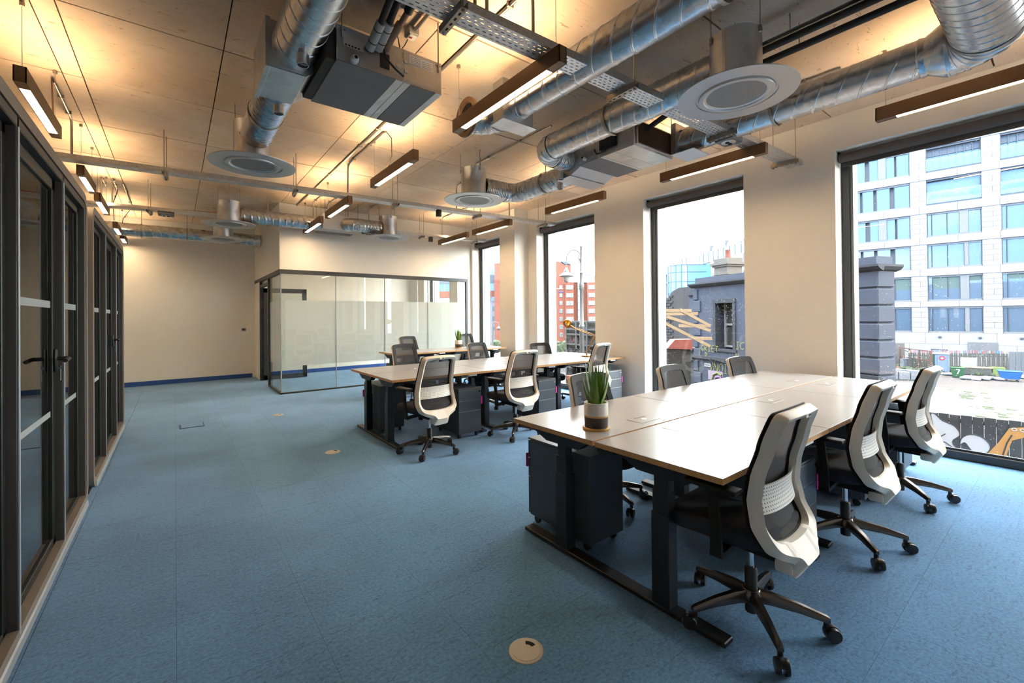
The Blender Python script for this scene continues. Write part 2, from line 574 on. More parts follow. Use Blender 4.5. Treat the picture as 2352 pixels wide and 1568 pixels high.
def spiral(mb, p0, p1, r, pitch=0.11, n=40, bead=0.0035, corr=0.0):
    """spiral duct between two points, its lock seam a raised helix"""
    p0 = Vector(p0); p1 = Vector(p1)
    d = p1 - p0; Ln = d.length; d.normalize()
    u = Vector((0, 0, 1)) if abs(d.z) < 0.9 else Vector((1, 0, 0))
    a = d.cross(u).normalized(); b = d.cross(a)
    offs = [-0.5, -0.15, -0.06, -0.045, -0.02, 0.02, 0.045, 0.06, 0.15] if corr == 0 else [-0.5, -0.35, -0.15, -0.06, 0.0, 0.06, 0.15, 0.35]
    S = []
    k = -1
    while k * pitch < Ln + pitch:
        for o in offs:
            rad = r + bead * (1.0 if abs(o) < 0.03 else 0.55 if abs(o) < 0.05 else 0.0)
            if corr: rad = r + bead * max(0.0, 1 - abs(o) / 0.12) + corr * cos(o * 2 * pi * 2)
            S.append(((k + o) * pitch, rad))
        k += 1
    rings = []
    for (s, rad) in S:
        ring = []
        for q in range(n):
            th = 2 * pi * q / n
            # a shallow tilt of the ring gives the seam its slant
            ss = min(max(s + pitch * 0.5 * sin(th + 0.6), 0.0), Ln)
            ring.append(p0 + d * ss + (a * cos(th) + b * sin(th)) * rad)
        rings.append(ring)
    return mb.rings(rings, False, False)


def elbow(mb, c, p_dir0, p_dir1, r, R, n=36, seg=5, bead=0.005):
    """segmented bend: enters travelling along p_dir0 at c - R*p_dir0, leaves along p_dir1"""
    d0 = Vector(p_dir0).normalized(); d1 = Vector(p_dir1).normalized()
    c = Vector(c)
    cen = c - d0 * R + d1 * R
    ax = d0.cross(d1).normalized()
    rings = []
    def ring(t, rad):
        ang = t * pi / 2
        radial = (-d1 * cos(ang) + d0 * sin(ang))
        p = cen + radial * R
        return [p + (radial * cos(2 * pi * q / n) + ax * sin(2 * pi * q / n)) * rad for q in range(n)]
    for i in range(seg + 1):
        t = i / seg
        for dt, rr in ((-0.02, r), (0.0, r + bead), (0.02, r)):
            tt = t + dt
            if 0 <= tt <= 1: rings.append(ring(tt, rr))
    return mb.rings(rings, False, False)
# ------------------------------------------------------------------ the room shell
XL, XW, XO = -2.0, 5.6, 6.0         # left wall, window-wall face, outer face
YR, YB = -3.0, 11.9                 # wall behind the camera, back wall
ZC = 3.5
WIN = [(1, 7.40, 8.75), (2, 4.945, 6.43), (3, 2.505, 3.972), (4, 0.085, 1.555), (5, -2.36, -0.89), (6, 9.85, 11.3)]
ZH = 3.125

# floor: screed with loose-laid carpet tiles
fl = struct(MB().box((XL, YR, -0.35), (XO, YB, -0.006)).build('floor', 'joint_blue'))
tm = MB().box((0.0005, 0.0005, -0.006), (0.4995, 0.4995, 0.0))
tile_me = tm.mesh('carpet_tile', 'carpet')
near = []
rest = MB()
x = XL
cells = []
for i in range(16):
    for j in range(30):
        x0, y0 = XL + 0.5 * i, YR + 0.5 * j
        if x0 > XW - 0.1: continue
        cells.append((x0, y0))
vis = [c for c in cells if -0.6 < c[0] < 5.4 and -0.1 < c[1] < 11.9]
vis.sort(key=lambda c: c[0] ** 2 + c[1] ** 2)
vis_set = set(vis[:290])
for c in cells:
    if c in vis_set:
        link('carpet_tile', tile_me, fl, (c[0], c[1], 0))
    else:
        w = min(0.498, XW + 0.18 - c[0])
        rest.box((c[0] + 0.002, c[1] + 0.002, -0.006), (c[0] + w, c[1] + 0.498, 0.0))
stuff(rest.build('carpet_tile', 'carpet', fl))
# the strip of carpet running into the window reveals
stuff(MB().box((5.502, YR, -0.006), (XW + 0.2, YB, -0.0005)).build('carpet_strip', 'carpet', fl))

# ceiling: concrete slab with the print of the shuttering boards
ce = struct(MB().box((XL, YR, ZC), (XO, YB, ZC + 0.3)).build('ceiling', 'joint'))
PX = [-2.0, -0.75, -0.62, 0.31, 1.53, 2.75, 3.97, 5.19, 5.6]
PY = [-3.0, -1.96, -0.78, 0.40, 1.58, 2.76, 4.07, 5.25, 6.43, 7.61, 8.79, 9.97, 11.15, 11.9]
for i in range(len(PX) - 1):
    for j in range(len(PY) - 1):
        g = 0.004
        dz = random.uniform(0, 0.004)
        MB().box((PX[i] + g, PY[j] + 1.6 * g, ZC - 0.012 - dz), (PX[i + 1] - g, PY[j + 1] - 1.6 * g, ZC)).build('shutter_panel', 'concrete', ce)

# walls
struct(MB().box((XL - 0.2, YR - 0.2, -0.35), (XL, YB + 0.2, ZC + 0.3)).build('wall_left', 'wall'))
struct(MB().box((XL, YB, -0.35), (XO, YB + 0.2, ZC + 0.3)).build('wall_back', 'wall'))
struct(MB().box((XL, YR - 0.2, -0.35), (XO, YR, ZC + 0.3)).build('wall_front', 'wall'))
wr = MB()
ys = sorted([(a, b) for _, a, b in WIN])
prev = YR
for a, b in ys:
    wr.box((XW, prev, -0.35), (XO, a, ZC + 0.3))
    wr.box((XW, a, ZH), (XO, b, ZC + 0.3))
    wr.box((XW + 0.2, a, -0.35), (XO, b, -0.006))
    prev = b
wr.box((XW, prev, -0.35), (XO, YB, ZC + 0.3))
struct(wr.build('wall_right', 'wall'))
struct(MB().box((5.256, 6.69, 0), (XW, 7.19, ZC), 0.004).build('trim_1', 'wall'))      # boxed-in column between two windows

# skirting
struct(MB().box((XL, YB - 0.015, 0), (1.44, YB, 0.095), 0.003).build('baseboard_back', 'blue_skirt'))
struct(MB().box((1.56, YB - 0.015, 0), (XW, YB, 0.095), 0.003).build('baseboard_inner', 'blue_skirt'))
struct(MB().box((XL, YR, 0), (XL + 0.015, YB, 0.095), 0.003).build('baseboard_left', 'blue_skirt'))

M['reveal_out'] = mat('pale_teal_aluminium', (120, 132, 134), 0.5, 0.2)
# windows: frame, glass, black sill rail
FX = 5.80
for n, a, b in WIN:
    w = sroot('window_%d' % n)
    f = MB()
    f.box((FX, a, 0.0), (FX + 0.09, a + 0.07, ZH), 0.003)
    f.box((FX, b - 0.07, 0.0), (FX + 0.09, b, ZH), 0.003)
    f.box((FX, a, 0.0), (FX + 0.09, b, 0.075), 0.004)
    f.box((FX, a, ZH - 0.07), (FX + 0.09, b, ZH), 0.003)
    f.box((FX + 0.03, a + 0.07, 0.075), (FX + 0.05, b - 0.07, 0.095))
    f.build('window_frame', 'frame', w)
    s = MB()
    s.box((FX + 0.02, a + 0.07, 0.09), (FX + 0.075, a + 0.10, ZH - 0.07), 0.002)
    s.box((FX + 0.02, b - 0.10, 0.09), (FX + 0.075, b - 0.07, ZH - 0.07), 0.002)
    s.build('glazing_bead', 'frame_l', w)
    s = MB()
    s.box((FX + 0.09, a - 0.01, 0.0), (FX + 0.24, a + 0.085, ZH - 0.02), 0.003); s.box((FX + 0.09, b - 0.085, 0.0), (FX + 0.24, b + 0.01, ZH - 0.02), 0.003)
    s.build('outer_reveal', 'reveal_out', w)
    MB().box((FX + 0.045, a + 0.09, 0.08), (FX + 0.053, b - 0.09, ZH - 0.07)).build('pane', 'pane', w)

BL = {1: 'charcoal roller blind at the head of the window beyond the boxed-in column',
      2: 'charcoal roller blind at the head of the window showing the street lamp',
      3: 'charcoal roller blind at the head of the window showing the painted house',
      4: 'charcoal roller blind at the head of the window showing the office block'}
for n, a, b in WIN:
    if n > 4: continue
    t = thing('roller_blind', BL[n], 'blind', (5.715, (a + b) / 2, 3.055), 0, 'roller blinds at the window heads')
    h = (b - a) / 2 - 0.012
    MB().lathe([(0.047, -h), (0.047, h)], n=20, axis='y').build('fabric_roll', 'blind', t, 40)
    MB().box((-0.03, -h - 0.008, -0.03), (0.03, -h, 0.068)).build('end_bracket', 'black_pl', t)
    MB().box((-0.03, h, -0.03), (0.03, h + 0.008, 0.068)).build('end_bracket', 'black_pl', t)
    MB().box((0.036, -h + 0.01, -0.09), (0.048, h - 0.01, -0.005), 0.003).build('bottom_bar', 'blind', t)

# ------------------------------------------------------------------ glazed meeting room in the far corner
PXC, PYC = 1.505, 8.815
ZG = 2.275
bh = MB()
bh.box((PXC, PYC, ZG), (XW, PYC + 0.1, ZC)); bh.box((PXC, PYC + 0.1, ZG), (PXC + 0.1, YB, ZC))
bh.box((5.50, PYC, 0), (XW, PYC + 0.1, ZG))
struct(bh.build('wall_partition', 'wall'))
g = sroot('trim_2')
f = MB()
f.box((PXC, PYC - 0.012, ZG - 0.075), (5.5, PYC + 0.06, ZG), 0.003)
f.box((PXC - 0.012, PYC - 0.012, ZG - 0.075), (PXC + 0.06, YB, ZG), 0.003)
f.box((PXC, PYC + 0.0, 0), (5.5, PYC + 0.05, 0.028), 0.003)
f.box((PXC, PYC + 0.0, 0), (PXC + 0.05, 10.10, 0.028), 0.003)
f.box((5.45, PYC - 0.005, 0), (5.5, PYC + 0.055, ZG), 0.003)
f.box((PXC - 0.005, 10.06, 0), (PXC + 0.075, 10.13, ZG), 0.003)
f.box((PXC - 0.005, 11.12, 0), (PXC + 0.075, 11.19, ZG), 0.003)
f.box((PXC, 10.1, 2.07), (PXC + 0.07, 11.15, 2.13), 0.003)
f.build('glazing_channel', 'frame', g)
MB().box((PXC, 11.19, 0), (PXC + 0.1, YB, ZG)).build('side_panel', 'wall', g)
mf = mat('frosted_film', (244, 243, 238), 0.75)
b_ = mf.node_tree.nodes['Principled BSDF']
tr_ = mf.node_tree.nodes.new('ShaderNodeBsdfTranslucent'); tr_.inputs['Color'].default_value = (0.95, 0.95, 0.93, 1)
tp_ = mf.node_tree.nodes.new('ShaderNodeBsdfTransparent')
m1_ = mf.node_tree.nodes.new('ShaderNodeMixShader'); m1_.inputs['Fac'].default_value = 0.55
m2_ = mf.node_tree.nodes.new('ShaderNodeMixShader'); m2_.inputs['Fac'].default_value = 0.12
mf.node_tree.links.new(b_.outputs[0], m1_.inputs[1]); mf.node_tree.links.new(tr_.outputs[0], m1_.inputs[2])
mf.node_tree.links.new(m1_.outputs[0], m2_.inputs[1]); mf.node_tree.links.new(tp_.outputs[0], m2_.inputs[2])
mf.node_tree.links.new(m2_.outputs[0], mf.node_tree.nodes['Material Output'].inputs['Surface'])
M['film'] = mf
px = [PXC + 0.02, 2.49, 3.475, 4.47, 5.452]
for i in range(4):
    p = MB().box((px[i] + 0.002, PYC + 0.018, 0.02), (px[i + 1] - 0.002, PYC + 0.030, ZG - 0.07)).build('pane', 'pane_in', g)
    x0 = px[i] + (0.07 if i == 0 else 0.0)
    MB().box((x0 + 0.002, PYC + 0.0315, 0.50), (px[i + 1] - 0.002, PYC + 0.0325, 1.715)).build('frosted_band', 'film', p)
    if i: MB().box((px[i] - 0.007, PYC + 0.014, 0.028), (px[i] + 0.007, PYC + 0.034, ZG - 0.075)).build('joint_strip', 'stripe', g)
py = [PYC + 0.03, 9.45, 10.062]
for i in range(2):
    p = MB().box((PXC + 0.018, py[i] + 0.002, 0.02), (PXC + 0.030, py[i + 1] - 0.002, ZG - 0.07)).build('pane', 'pane_in', g)
    MB().box((PXC + 0.0315, py[i] + 0.002, 0.50), (PXC + 0.0325, py[i + 1] - 0.002, 1.715)).build('frosted_band', 'film', p)
MB().box((PXC + 0.01, PYC + 0.01, 0.02), (PXC + 0.03, PYC + 0.03, ZG - 0.07), 0.003).build('corner_post', 'stripe', g)
MB().box((PXC + 0.018, 10.13, 2.14), (PXC + 0.03, 11.12, 2.2)).build('transom_pane', 'pane_in', g)
# the door stands open into the meeting room
d = sroot('door_1', (PXC + 0.06, 11.08, 0))
f = MB()
f.box((0, -0.022, 0.01), (0.09, 0.022, 2.06), 0.003); f.box((0.80, -0.022, 0.01), (0.89, 0.022, 2.06), 0.003)
f.box((0, -0.022, 0.01), (0.89, 0.022, 0.11), 0.003); f.box((0, -0.022, 1.96), (0.89, 0.022, 2.06), 0.003)
f.build('door_leaf_frame', 'frame', d)
MB().box((0.09, -0.005, 0.11), (0.80, 0.005, 1.96)).build('pane', 'pane_in', d)
hm = MB().lathe([(0.013, -0.055), (0.013, 0.055)], n=10).box((-0.028, -0.012, -0.05), (0.03, 0.0, 0.05), 0.002).mesh('hinge', 'black_pl')
for z in (0.22, 0.55, 1.55, 1.85):
    link('hinge', hm, d, (-0.01, 0.03, z))
hd = MB(); hd.tube([(0.845, -0.022, 1.02), (0.845, -0.07, 1.02), (0.72, -0.07, 1.02)], 0.009, 8)
hd.build('door_handle', 'chrome', d)

# electrical outlet on the back wall
t = thing('wall_socket', 'small steel switch plate on the back wall left of the glazed corner room', 'socket', (1.27, YB - 0.006, 1.13))
MB().box((-0.05, -0.006, -0.04), (0.05, 0.006, 0.04), 0.004).build('plate', 'floorbox', t)
MB().box((-0.028, -0.010, -0.02), (0.028, -0.006, 0.02), 0.002).build('rocker', 'black_pl', t)

# ------------------------------------------------------------------ meeting booths along the left
def pod(y0, y1, label, lights):
    Xf, Xb = -0.505, -1.62
    t = thing('meeting_booth', label, 'booth', (Xf, (y0 + y1) / 2, 0), 0, 'office booths along the left wall')
    hw = (y1 - y0) / 2; H0, H1 = 0.05, 2.285
    hh = (H1 - H0) / 2; zc = (H0 + H1) / 2
    outer = [(p[0], p[1] + zc) for p in rrect(2 * hw, 2 * hh, 0.13, 7)]
    inner = [(p[0], p[1] + zc + 0.008) for p in rrect(2 * hw - 0.10, 2 * hh - 0.130, 0.085, 7)]
    depth = Xb - Xf
    s = MB()
    s.rings([[(0, y, z) for y, z in inner], [(0, y, z) for y, z in outer], [(-0.05, y, z) for y, z in outer], [(-0.052, y, z) for y, z in [(p[0] * 0.998, p[1]) for p in outer]], [(depth, y, z) for y, z in outer], [(depth, y, z) for y, z in inner]], False, False, closed=True)
    s.build('shell', 'pod_shell', t, 35)
    MB().box((depth, -hw + 0.04, H0 + 0.03), (depth + 0.04, hw - 0.04, H1 - 0.05)).build('rear_wall', 'pod_in', t)
    li = MB()
    li.box((depth + 0.04, -hw + 0.05, H0 + 0.07), (-0.16, -hw + 0.07, H1 - 0.07)); li.box((depth + 0.04, hw - 0.07, H0 + 0.07), (-0.16, hw - 0.05, H1 - 0.07))
    li.box((depth + 0.04, -hw + 0.05, H1 - 0.08), (-0.16, hw - 0.05, H1 - 0.06))
    li.build('felt_lining', 'pod_in', t)
    pl = MB(); pl.box((depth + 0.1, -hw + 0.12, 0.0), (-0.04, hw - 0.12, 0.055)); pl.build('plinth', 'black_pl', t)
    MB().box((depth + 0.04, -hw + 0.06, 0.055), (-0.02, hw - 0.06, 0.10)).build('booth_floor', 'pod_in', t)
    sl = MB()
    sl.box((-0.16, -hw + 0.07, 0.085), (-0.003, hw - 0.07, 0.106), 0.004)
    sl.box((-0.02, -hw + 0.10, 0.05), (0.012, hw - 0.10, 0.10), 0.006)
    sl.build('sill', 'pod_edge', t)
    # front: three bays, the middle one a door
    b = [-hw + 0.052, -hw + 0.055 + (2 * hw - 0.11) * 0.31, hw - 0.055 - (2 * hw - 0.11) * 0.32, hw - 0.052]
    fr = MB()
    z0, z1 = 0.10, 2.222
    for k, yy in enumerate(b):
        wdt = 0.045 if k in (0, 3) else 0.028
        lo = yy if k == 0 else yy - wdt if k == 3 else yy - wdt / 2
        fr.box((-0.075, lo, z0), (-0.003, lo + wdt, z1), 0.004)
    fr.box((-0.075, b[0], z1 - 0.045), (-0.003, b[3], z1), 0.004)
    fr.build('front_frame', 'pod_front', t)
    ed = MB()
    for k in (1, 2):
        ed.box((-0.004, b[k] - 0.013, z0), (0.0015, b[k] + 0.003, z1 - 0.045), 0.001)
    ed.build('edge_strip', 'pod_edge', t)
    bays = [(b[0] + 0.045, b[1] - 0.014), (b[1] + 0.014, b[2] - 0.014), (b[2] + 0.014, b[3] - 0.045)]
    for k, (u, v) in enumerate(bays):
        dr = MB()
        sw = 0.065 if k == 1 else 0.045
        dr.box((-0.075, u, z0), (-0.036, u + sw, z1 - 0.045), 0.003); dr.box((-0.075, v - sw, z0), (-0.036, v, z1 - 0.045), 0.003)
        dr.box((-0.075, u, z1 - 0.045 - sw), (-0.036, v, z1 - 0.045), 0.003); dr.box((-0.075, u, z0), (-0.036, v, z0 + sw), 0.003)
        p = dr.build('door' if k == 1 else 'side_light', 'pod_frame', t)
        MB().box((-0.054, u + sw, z0 + sw), (-0.047, v - sw, z1 - 0.045 - sw)).build('pane', 'pane_pod', p)
        for zz, hz in ((1.47, 0.038), (0.86, 0.032)):
            MB().box((-0.0465, u + sw, zz - hz / 2), (-0.0455, v - sw, zz + hz / 2)).build('stripe', 'stripe', p)
        if k == 1:
            h = MB()
            yy = v - 0.032
            h.box((-0.036, yy - 0.022, 1.09), (-0.022, yy + 0.022, 1.22), 0.006)
            h.tube([(-0.03, yy, 1.165), (0.022, yy, 1.165), (0.026, yy - 0.02, 1.165), (0.026, yy - 0.13, 1.160)], 0.011, 10)
            h.build('door_handle', 'black_pl', p, 40)
            kq = MB(); kq.lathe([(0.012, -0.025), (0.012, -0.008)], (0, yy, 1.115), 12, 'x')
            kq.box((-0.012, yy - 0.003, 1.04), (-0.008, yy + 0.007, 1.115), 0.001)
            kq.build('key', 'chrome', p)
    # bench and back cushion inside
    be = MB(); be.box((depth + 0.05, -hw + 0.08, 0.10), (depth + 0.5, hw - 0.08, 0.40), 0.015)
    be.build('bench_box', 'pod_in', t)
    cu = MB(); cu.box((depth + 0.06, -hw + 0.1, 0.40), (depth + 0.52, hw - 0.1, 0.48), 0.03, seg=3)
    cu.box((depth + 0.05, -hw + 0.1, 0.55), (depth + 0.14, hw - 0.1, 0.98), 0.03, seg=3)
    cu.build('cushion', 'pink', t, 40)
    return t

pod(1.83, 4.43, 'dark glazed meeting booth nearest the camera, black door lever at its edge', 1)
pod(4.69, 7.28, 'dark glazed meeting booth further along, a bunch of keys in its door', 1)

# ------------------------------------------------------------------ suspended linear lamps
LZ = CAMZ + 1.55
def lamp_proto(Ln):
    me = {}
    w, h = 0.062, 0.105
    hb = MB()
    hb.box((-w / 2, -Ln / 2, 0), (-w / 2 + 0.006, Ln / 2, h)); hb.box((w / 2 - 0.006, -Ln / 2, 0), (w / 2, Ln / 2, h))
    hb.box((-w / 2 + 0.006, -Ln / 2 + 0.004, 0.03), (w / 2 - 0.006, Ln / 2 - 0.004, h - 0.025))
    e = 0.125
    for s in (-1, 1):
        lo, hi = sorted((s * Ln / 2, s * (Ln / 2 - 0.006)))
        hb.box((-w / 2, lo, 0), (w / 2, hi, h))
        lo, hi = sorted((s * (Ln / 2 - 0.006), s * (Ln / 2 - e)))
        hb.box((-w / 2 + 0.006, lo, 0.0015), (w / 2 - 0.006, hi, 0.03)); hb.box((-w / 2 + 0.006, lo, h - 0.025), (w / 2 - 0.006, hi, h - 0.002))
    return hb.mesh('housing', 'bronze'), MB().box((-w / 2 + 0.006, -Ln / 2 + e, 0.003), (w / 2 - 0.006, Ln / 2 - e, 0.02)).mesh('diffuser', 'lamp_down'), \
        MB().box((-w / 2 + 0.006, -Ln / 2 + e, h - 0.02), (w / 2 - 0.006, Ln / 2 - e, h - 0.004)).mesh('uplight', 'lamp_up')
lampm = {}
def lamp(x, ya, yb, label, group):
    Ln = round(yb - ya, 2)
    if Ln not in lampm: lampm[Ln] = lamp_proto(Ln)
    hm_, dm, um = lampm[Ln]
    t = thing('linear_lamp', label, 'lamp', (x, (ya + yb) / 2, LZ), 0, group)
    link('housing', hm_, t); link('diffuser', dm, t); link('uplight', um, t)
    for s in (-1, 1):
        MB().tube([(0, s * (Ln / 2 - 0.06), 0.1), (0, s * (Ln / 2 - 0.06), ZC - LZ - 0.018)], 0.0018, 5).build('suspension_wire', 'rod', t)
        MB().lathe([(0.014, ZC - LZ - 0.045), (0.014, ZC - LZ - 0.017)], (0, s * (Ln / 2 - 0.06), 0), 10).build('mounting_cup', 'rod', t)
GR = {'r': 'added linear lamps in the meeting room', 'w': 'linear lamps along the windows', 'm': 'linear lamps down the middle', 'l': 'linear lamps over the booths'}
xr, xm, xl = 4.52, 1.885, -0.79
lamp(xr, -0.25, 0.97, 'bronze linear lamp over the window showing the office block', GR['w'])
lamp(xr, 1.80, 2.95, 'bronze linear lamp over the window showing the painted house, by the tray end', GR['w'])
lamp(xr, 3.80, 4.95, 'bronze linear lamp over the pier beside the street-lamp window', GR['w'])
lamp(xr, 5.84, 7.02, 'bronze linear lamp in front of the boxed-in column, under the second tray', GR['w'])
lamp(xr, 7.22, 8.38, 'last bronze linear lamp of the window row, under the farthest tray', GR['w'])
lamp(xm, 1.90, 3.19, 'large bronze linear lamp under the perforated tray, beside the round collar', GR['m'])
lamp(xm, 3.96, 5.14, 'bronze linear lamp hanging alone under bare concrete in the middle row', GR['m'])
lamp(xm, 6.00, 7.13, 'bronze linear lamp crossing under the second cable tray, mid room', GR['m'])
lamp(xm, 7.45, 8.62, 'last bronze linear lamp of the middle row, before the glazed room', GR['m'])
lamp(xl, 4.17, 5.29, 'bronze linear lamp above the nearest booth, closest over the door', GR['l'])
lamp(xl, 6.45, 7.36, 'bronze linear lamp above the end of the nearest booth, at a tray end', GR['l'])
lamp(xl, 7.72, 8.75, 'third bronze linear lamp of the row above the booths', GR['l'])
lamp(xl, 9.85, 10.75, 'fourth bronze linear lamp of the row above the booths', GR['l'])
lamp(xl, 11.05, 11.82, 'last bronze linear lamp of the booth row, close to the back wall', GR['l'])

lamp(2.75, 9.75, 10.95, 'added linear lamp inside the glazed room, nearer its door', GR['r'])  # both lamps added to brighten the glazed room; its own lamps are assumed
lamp(4.25, 9.75, 10.95, 'added linear lamp inside the glazed room, nearer the window', GR['r'])
# ------------------------------------------------------------------ bench desks
def desk_module(w, dep, top_z, label, group, single=False):
    """two facing sit-stand desks on shared feet; origin on the floor at the left end of the seam"""
    t = thing('bench_desk', label, 'desk', (0, 0, 0), 0, group)
    th = 0.026
    sides = (-1,) if single else (-1, 1)
    hd = dep if single else dep / 2
    for s in sides:
        lo, hi = ((-hd, -0.008) if s < 0 else (0.008, hd))
        b = MB()
        b.mi = 1
        b.box((0.0042, lo, top_z - th), (w - 0.0042, hi, top_z - 0.0025))
        b.mi = 0
        b.box((0.0040, lo - 0.0003, top_z - 0.0027), (w - 0.0040, hi + 0.0003, top_z), 0.0008)
        d = b.build('desktop', ['desk', 'ply'], t)
        yc = (lo + hi) / 2
        # cable flap let into the top
        fy = -0.125 * 1 if s < 0 else 0.125
        f = MB(); f.box((w / 2 - 0.102, fy - 0.057, top_z), (w / 2 + 0.102, fy + 0.057, top_z + 0.0006)); f.build('flap_joint', 'slot', d)
        f = MB(); f.box((w / 2 - 0.10, fy - 0.055, top_z + 0.0004), (w / 2 + 0.10, fy + 0.055, top_z + 0.0016), 0.0006)
        fl_ = f.build('cable_flap', 'desk', d)
        f = MB(); f.box((w / 2 - 0.04, fy + (-0.05 if s < 0 else 0.036), top_z + 0.0016), (w / 2 + 0.07, fy + (-0.036 if s < 0 else 0.05), top_z + 0.0022))
        f.build('slot', 'slot', d)
        f = MB(); f.lathe([(0.018, top_z + 0.0016), (0.018, top_z + 0.0026)], (w / 2, fy, 0), 16)
        f.build('button', 'white_pl', d)
        yl = -0.345 if s < 0 else 0.31
        # end brackets carrying the top
        for x in (0.10, w - 0.10):
            b = MB()
            pts = [(x - 0.03, lo + 0.07, top_z - th), (x - 0.03, hi - 0.05, top_z - th), (x - 0.03, yl + 0.13, top_z - th - 0.075), (x - 0.03, yl - 0.13, top_z - th - 0.075)]
            b.prism(pts, (0.06, 0, 0))
            b.build('bracket', 'steel_d', t)
            c = MB()
            c.box((x - 0.037, yl - 0.046, 0.028), (x + 0.037, yl + 0.046, 0.46), 0.004)
            c.box((x - 0.032, yl - 0.041, 0.44), (x + 0.032, yl + 0.041, 0.56), 0.004)
            c.box((x - 0.027, yl - 0.036, 0.55), (x + 0.027, yl + 0.036, top_z - th - 0.07), 0.004)
            c.build('column', 'steel_d', t)
        r = MB()
        r.box((0.12, yl - 0.10, top_z - th - 0.045), (w - 0.12, yl - 0.07, top_z - th), 0.003)
        r.box((0.12, yl + 0.07, top_z - th - 0.045), (w - 0.12, yl + 0.10, top_z - th), 0.003)
        r.build('rail', 'steel_d', t)
        b = MB(); b.box((w / 2 - 0.42, yl + s * -0.22 - 0.06, top_z - th - 0.10), (w / 2 + 0.42, yl + s * -0.22 + 0.06, top_z - th - 0.02), 0.004)
        b.build('cable_trough', 'steel_d', t)
        b = MB(); b.box((w - 0.33, (lo + 0.01 if s < 0 else hi - 0.075), top_z - th - 0.022), (w - 0.21, (lo + 0.075 if s < 0 else hi - 0.01), top_z - th), 0.004)
        b.build('height_switch', 'white_pl', t)
    for x in (0.10, w - 0.10):
        b = MB()
        y0, y1 = (-hd + 0.03, -0.02) if single else (-hd + 0.03, hd - 0.03)
        b.box((x - 0.036, y0, 0.006), (x + 0.036, y1, 0.030), 0.004)
        b.build('foot', 'steel_d', t)
        for yy in (y0 + 0.04, y1 - 0.04):
            MB().lathe([(0.018, 0.0), (0.018, 0.007)], (x, yy, 0), 12).build('levelling_pad', 'black_pl', t)
    return t

DZ1, DZ2, DZ3 = 0.727, 0.735, 0.775
SEAM1, SEAM2 = 1.535, 4.945
W1, W2, W3 = 1.228, 1.262, 1.16
G = 'back to back desk modules'
a = desk_module(W1, 1.35, DZ1, 'taupe topped desk pair of the front row, left end, with the big potted succulent', G)
a.location = (1.712, SEAM1, 0)
dup(a, (1.712 + W1, SEAM1, 0), 0, 'taupe topped desk pair in the middle of the front row')
dup(a, (1.712 + 2 * W1, SEAM1, 0), 0, 'taupe topped desk pair of the front row, at its window end')
a = desk_module(W2, 1.31, DZ2, 'taupe topped desk pair of the second row, free end facing the booths', G)
a.location = (1.752, SEAM2, 0)
dup(a, (1.752 + W2, SEAM2, 0), 0, 'taupe topped desk pair in the middle of the second row')
dup(a, (1.752 + 2 * W2, SEAM2, 0), 0, 'taupe topped desk pair of the second row, carrying the brass lamp')
a = desk_module(W3, 0.72, DZ3, 'single sided desk before the glazed room, its free end towards the booths', 'single desks of the last row', True)
a.location = (2.86, 7.58, 0)
dup(a, (2.86 + W3, 7.58, 0), 0, 'single sided desk before the glazed room, with the small potted succulent')

# ------------------------------------------------------------------ task chairs
def back_y(z):
    K = [(0.31, -0.205), (0.38, -0.212), (0.45, -0.185), (0.54, -0.140), (0.63, -0.122), (0.72, -0.130), (0.85, -0.165), (0.985, -0.205)]
    if z <= K[0][0]: return K[0][1]
    for (a_, b_), (c_, d_) in zip(K, K[1:]):
        if z <= c_:
            u = (z - a_) / (c_ - a_); u = u * u * (3 - 2 * u) * 0.5 + u * 0.5
            return b_ + (d_ - b_) * u
    return K[-1][1]

def lateral(x, z):
    return 0.55 * x * x * (0.4 if z < 0.42 else 1.0)      # the sides wrap forward

OUT = [(0.150, 0.985), (0.176, 0.980), (0.192, 0.962), (0.198, 0.93), (0.204, 0.86), (0.212, 0.76), (0.222, 0.66), (0.232, 0.57), (0.236, 0.51),
       (0.230, 0.465), (0.212, 0.435), (0.175, 0.412), (0.135, 0.394), (0.108, 0.383), (0.092, 0.368), (0.086, 0.345), (0.083, 0.318), (0.070, 0.308), (0.03, 0.305)]
INN = [(0.135, 0.945), (0.152, 0.940), (0.160, 0.925), (0.162, 0.90), (0.168, 0.84), (0.175, 0.75), (0.184, 0.66), (0.190, 0.58), (0.192, 0.535),
       (0.188, 0.500), (0.178, 0.482), (0.160, 0.470), (0.135, 0.462), (0.11, 0.458), (0.09, 0.456), (0.07, 0.455), (0.05, 0.4545), (0.035, 0.454), (0.015, 0.454)]
TOPC = [(0.10, 0.988), (0.05, 0.990), (0.0, 0.991)]
TOPI = [(0.09, 0.948), (0.045, 0.949), (0.0, 0.9495)]

def smooth_line(P, k=3):
    out_ = []
    for q in range(len(P) - 1):
        a_, b_, c_, d_ = P[max(q - 1, 0)], P[q], P[q + 1], P[min(q + 2, len(P) - 1)]
        for j in range(k):
            u = j / k
            out_.append(tuple(0.5 * ((2 * b_[i]) + (-a_[i] + c_[i]) * u + (2 * a_[i] - 5 * b_[i] + 4 * c_[i] - d_[i]) * u * u + (-a_[i] + 3 * b_[i] - 3 * c_[i] + d_[i]) * u ** 3) for i in (0, 1)))
    return out_ + [P[-1]]

def loop(side_pts, top_pts):
    right = smooth_line(list(reversed(top_pts)) + side_pts)              # from top centre clockwise down the right
    left = [(-x, z) for x, z in reversed(right) if x > 1e-6]
    return right + left

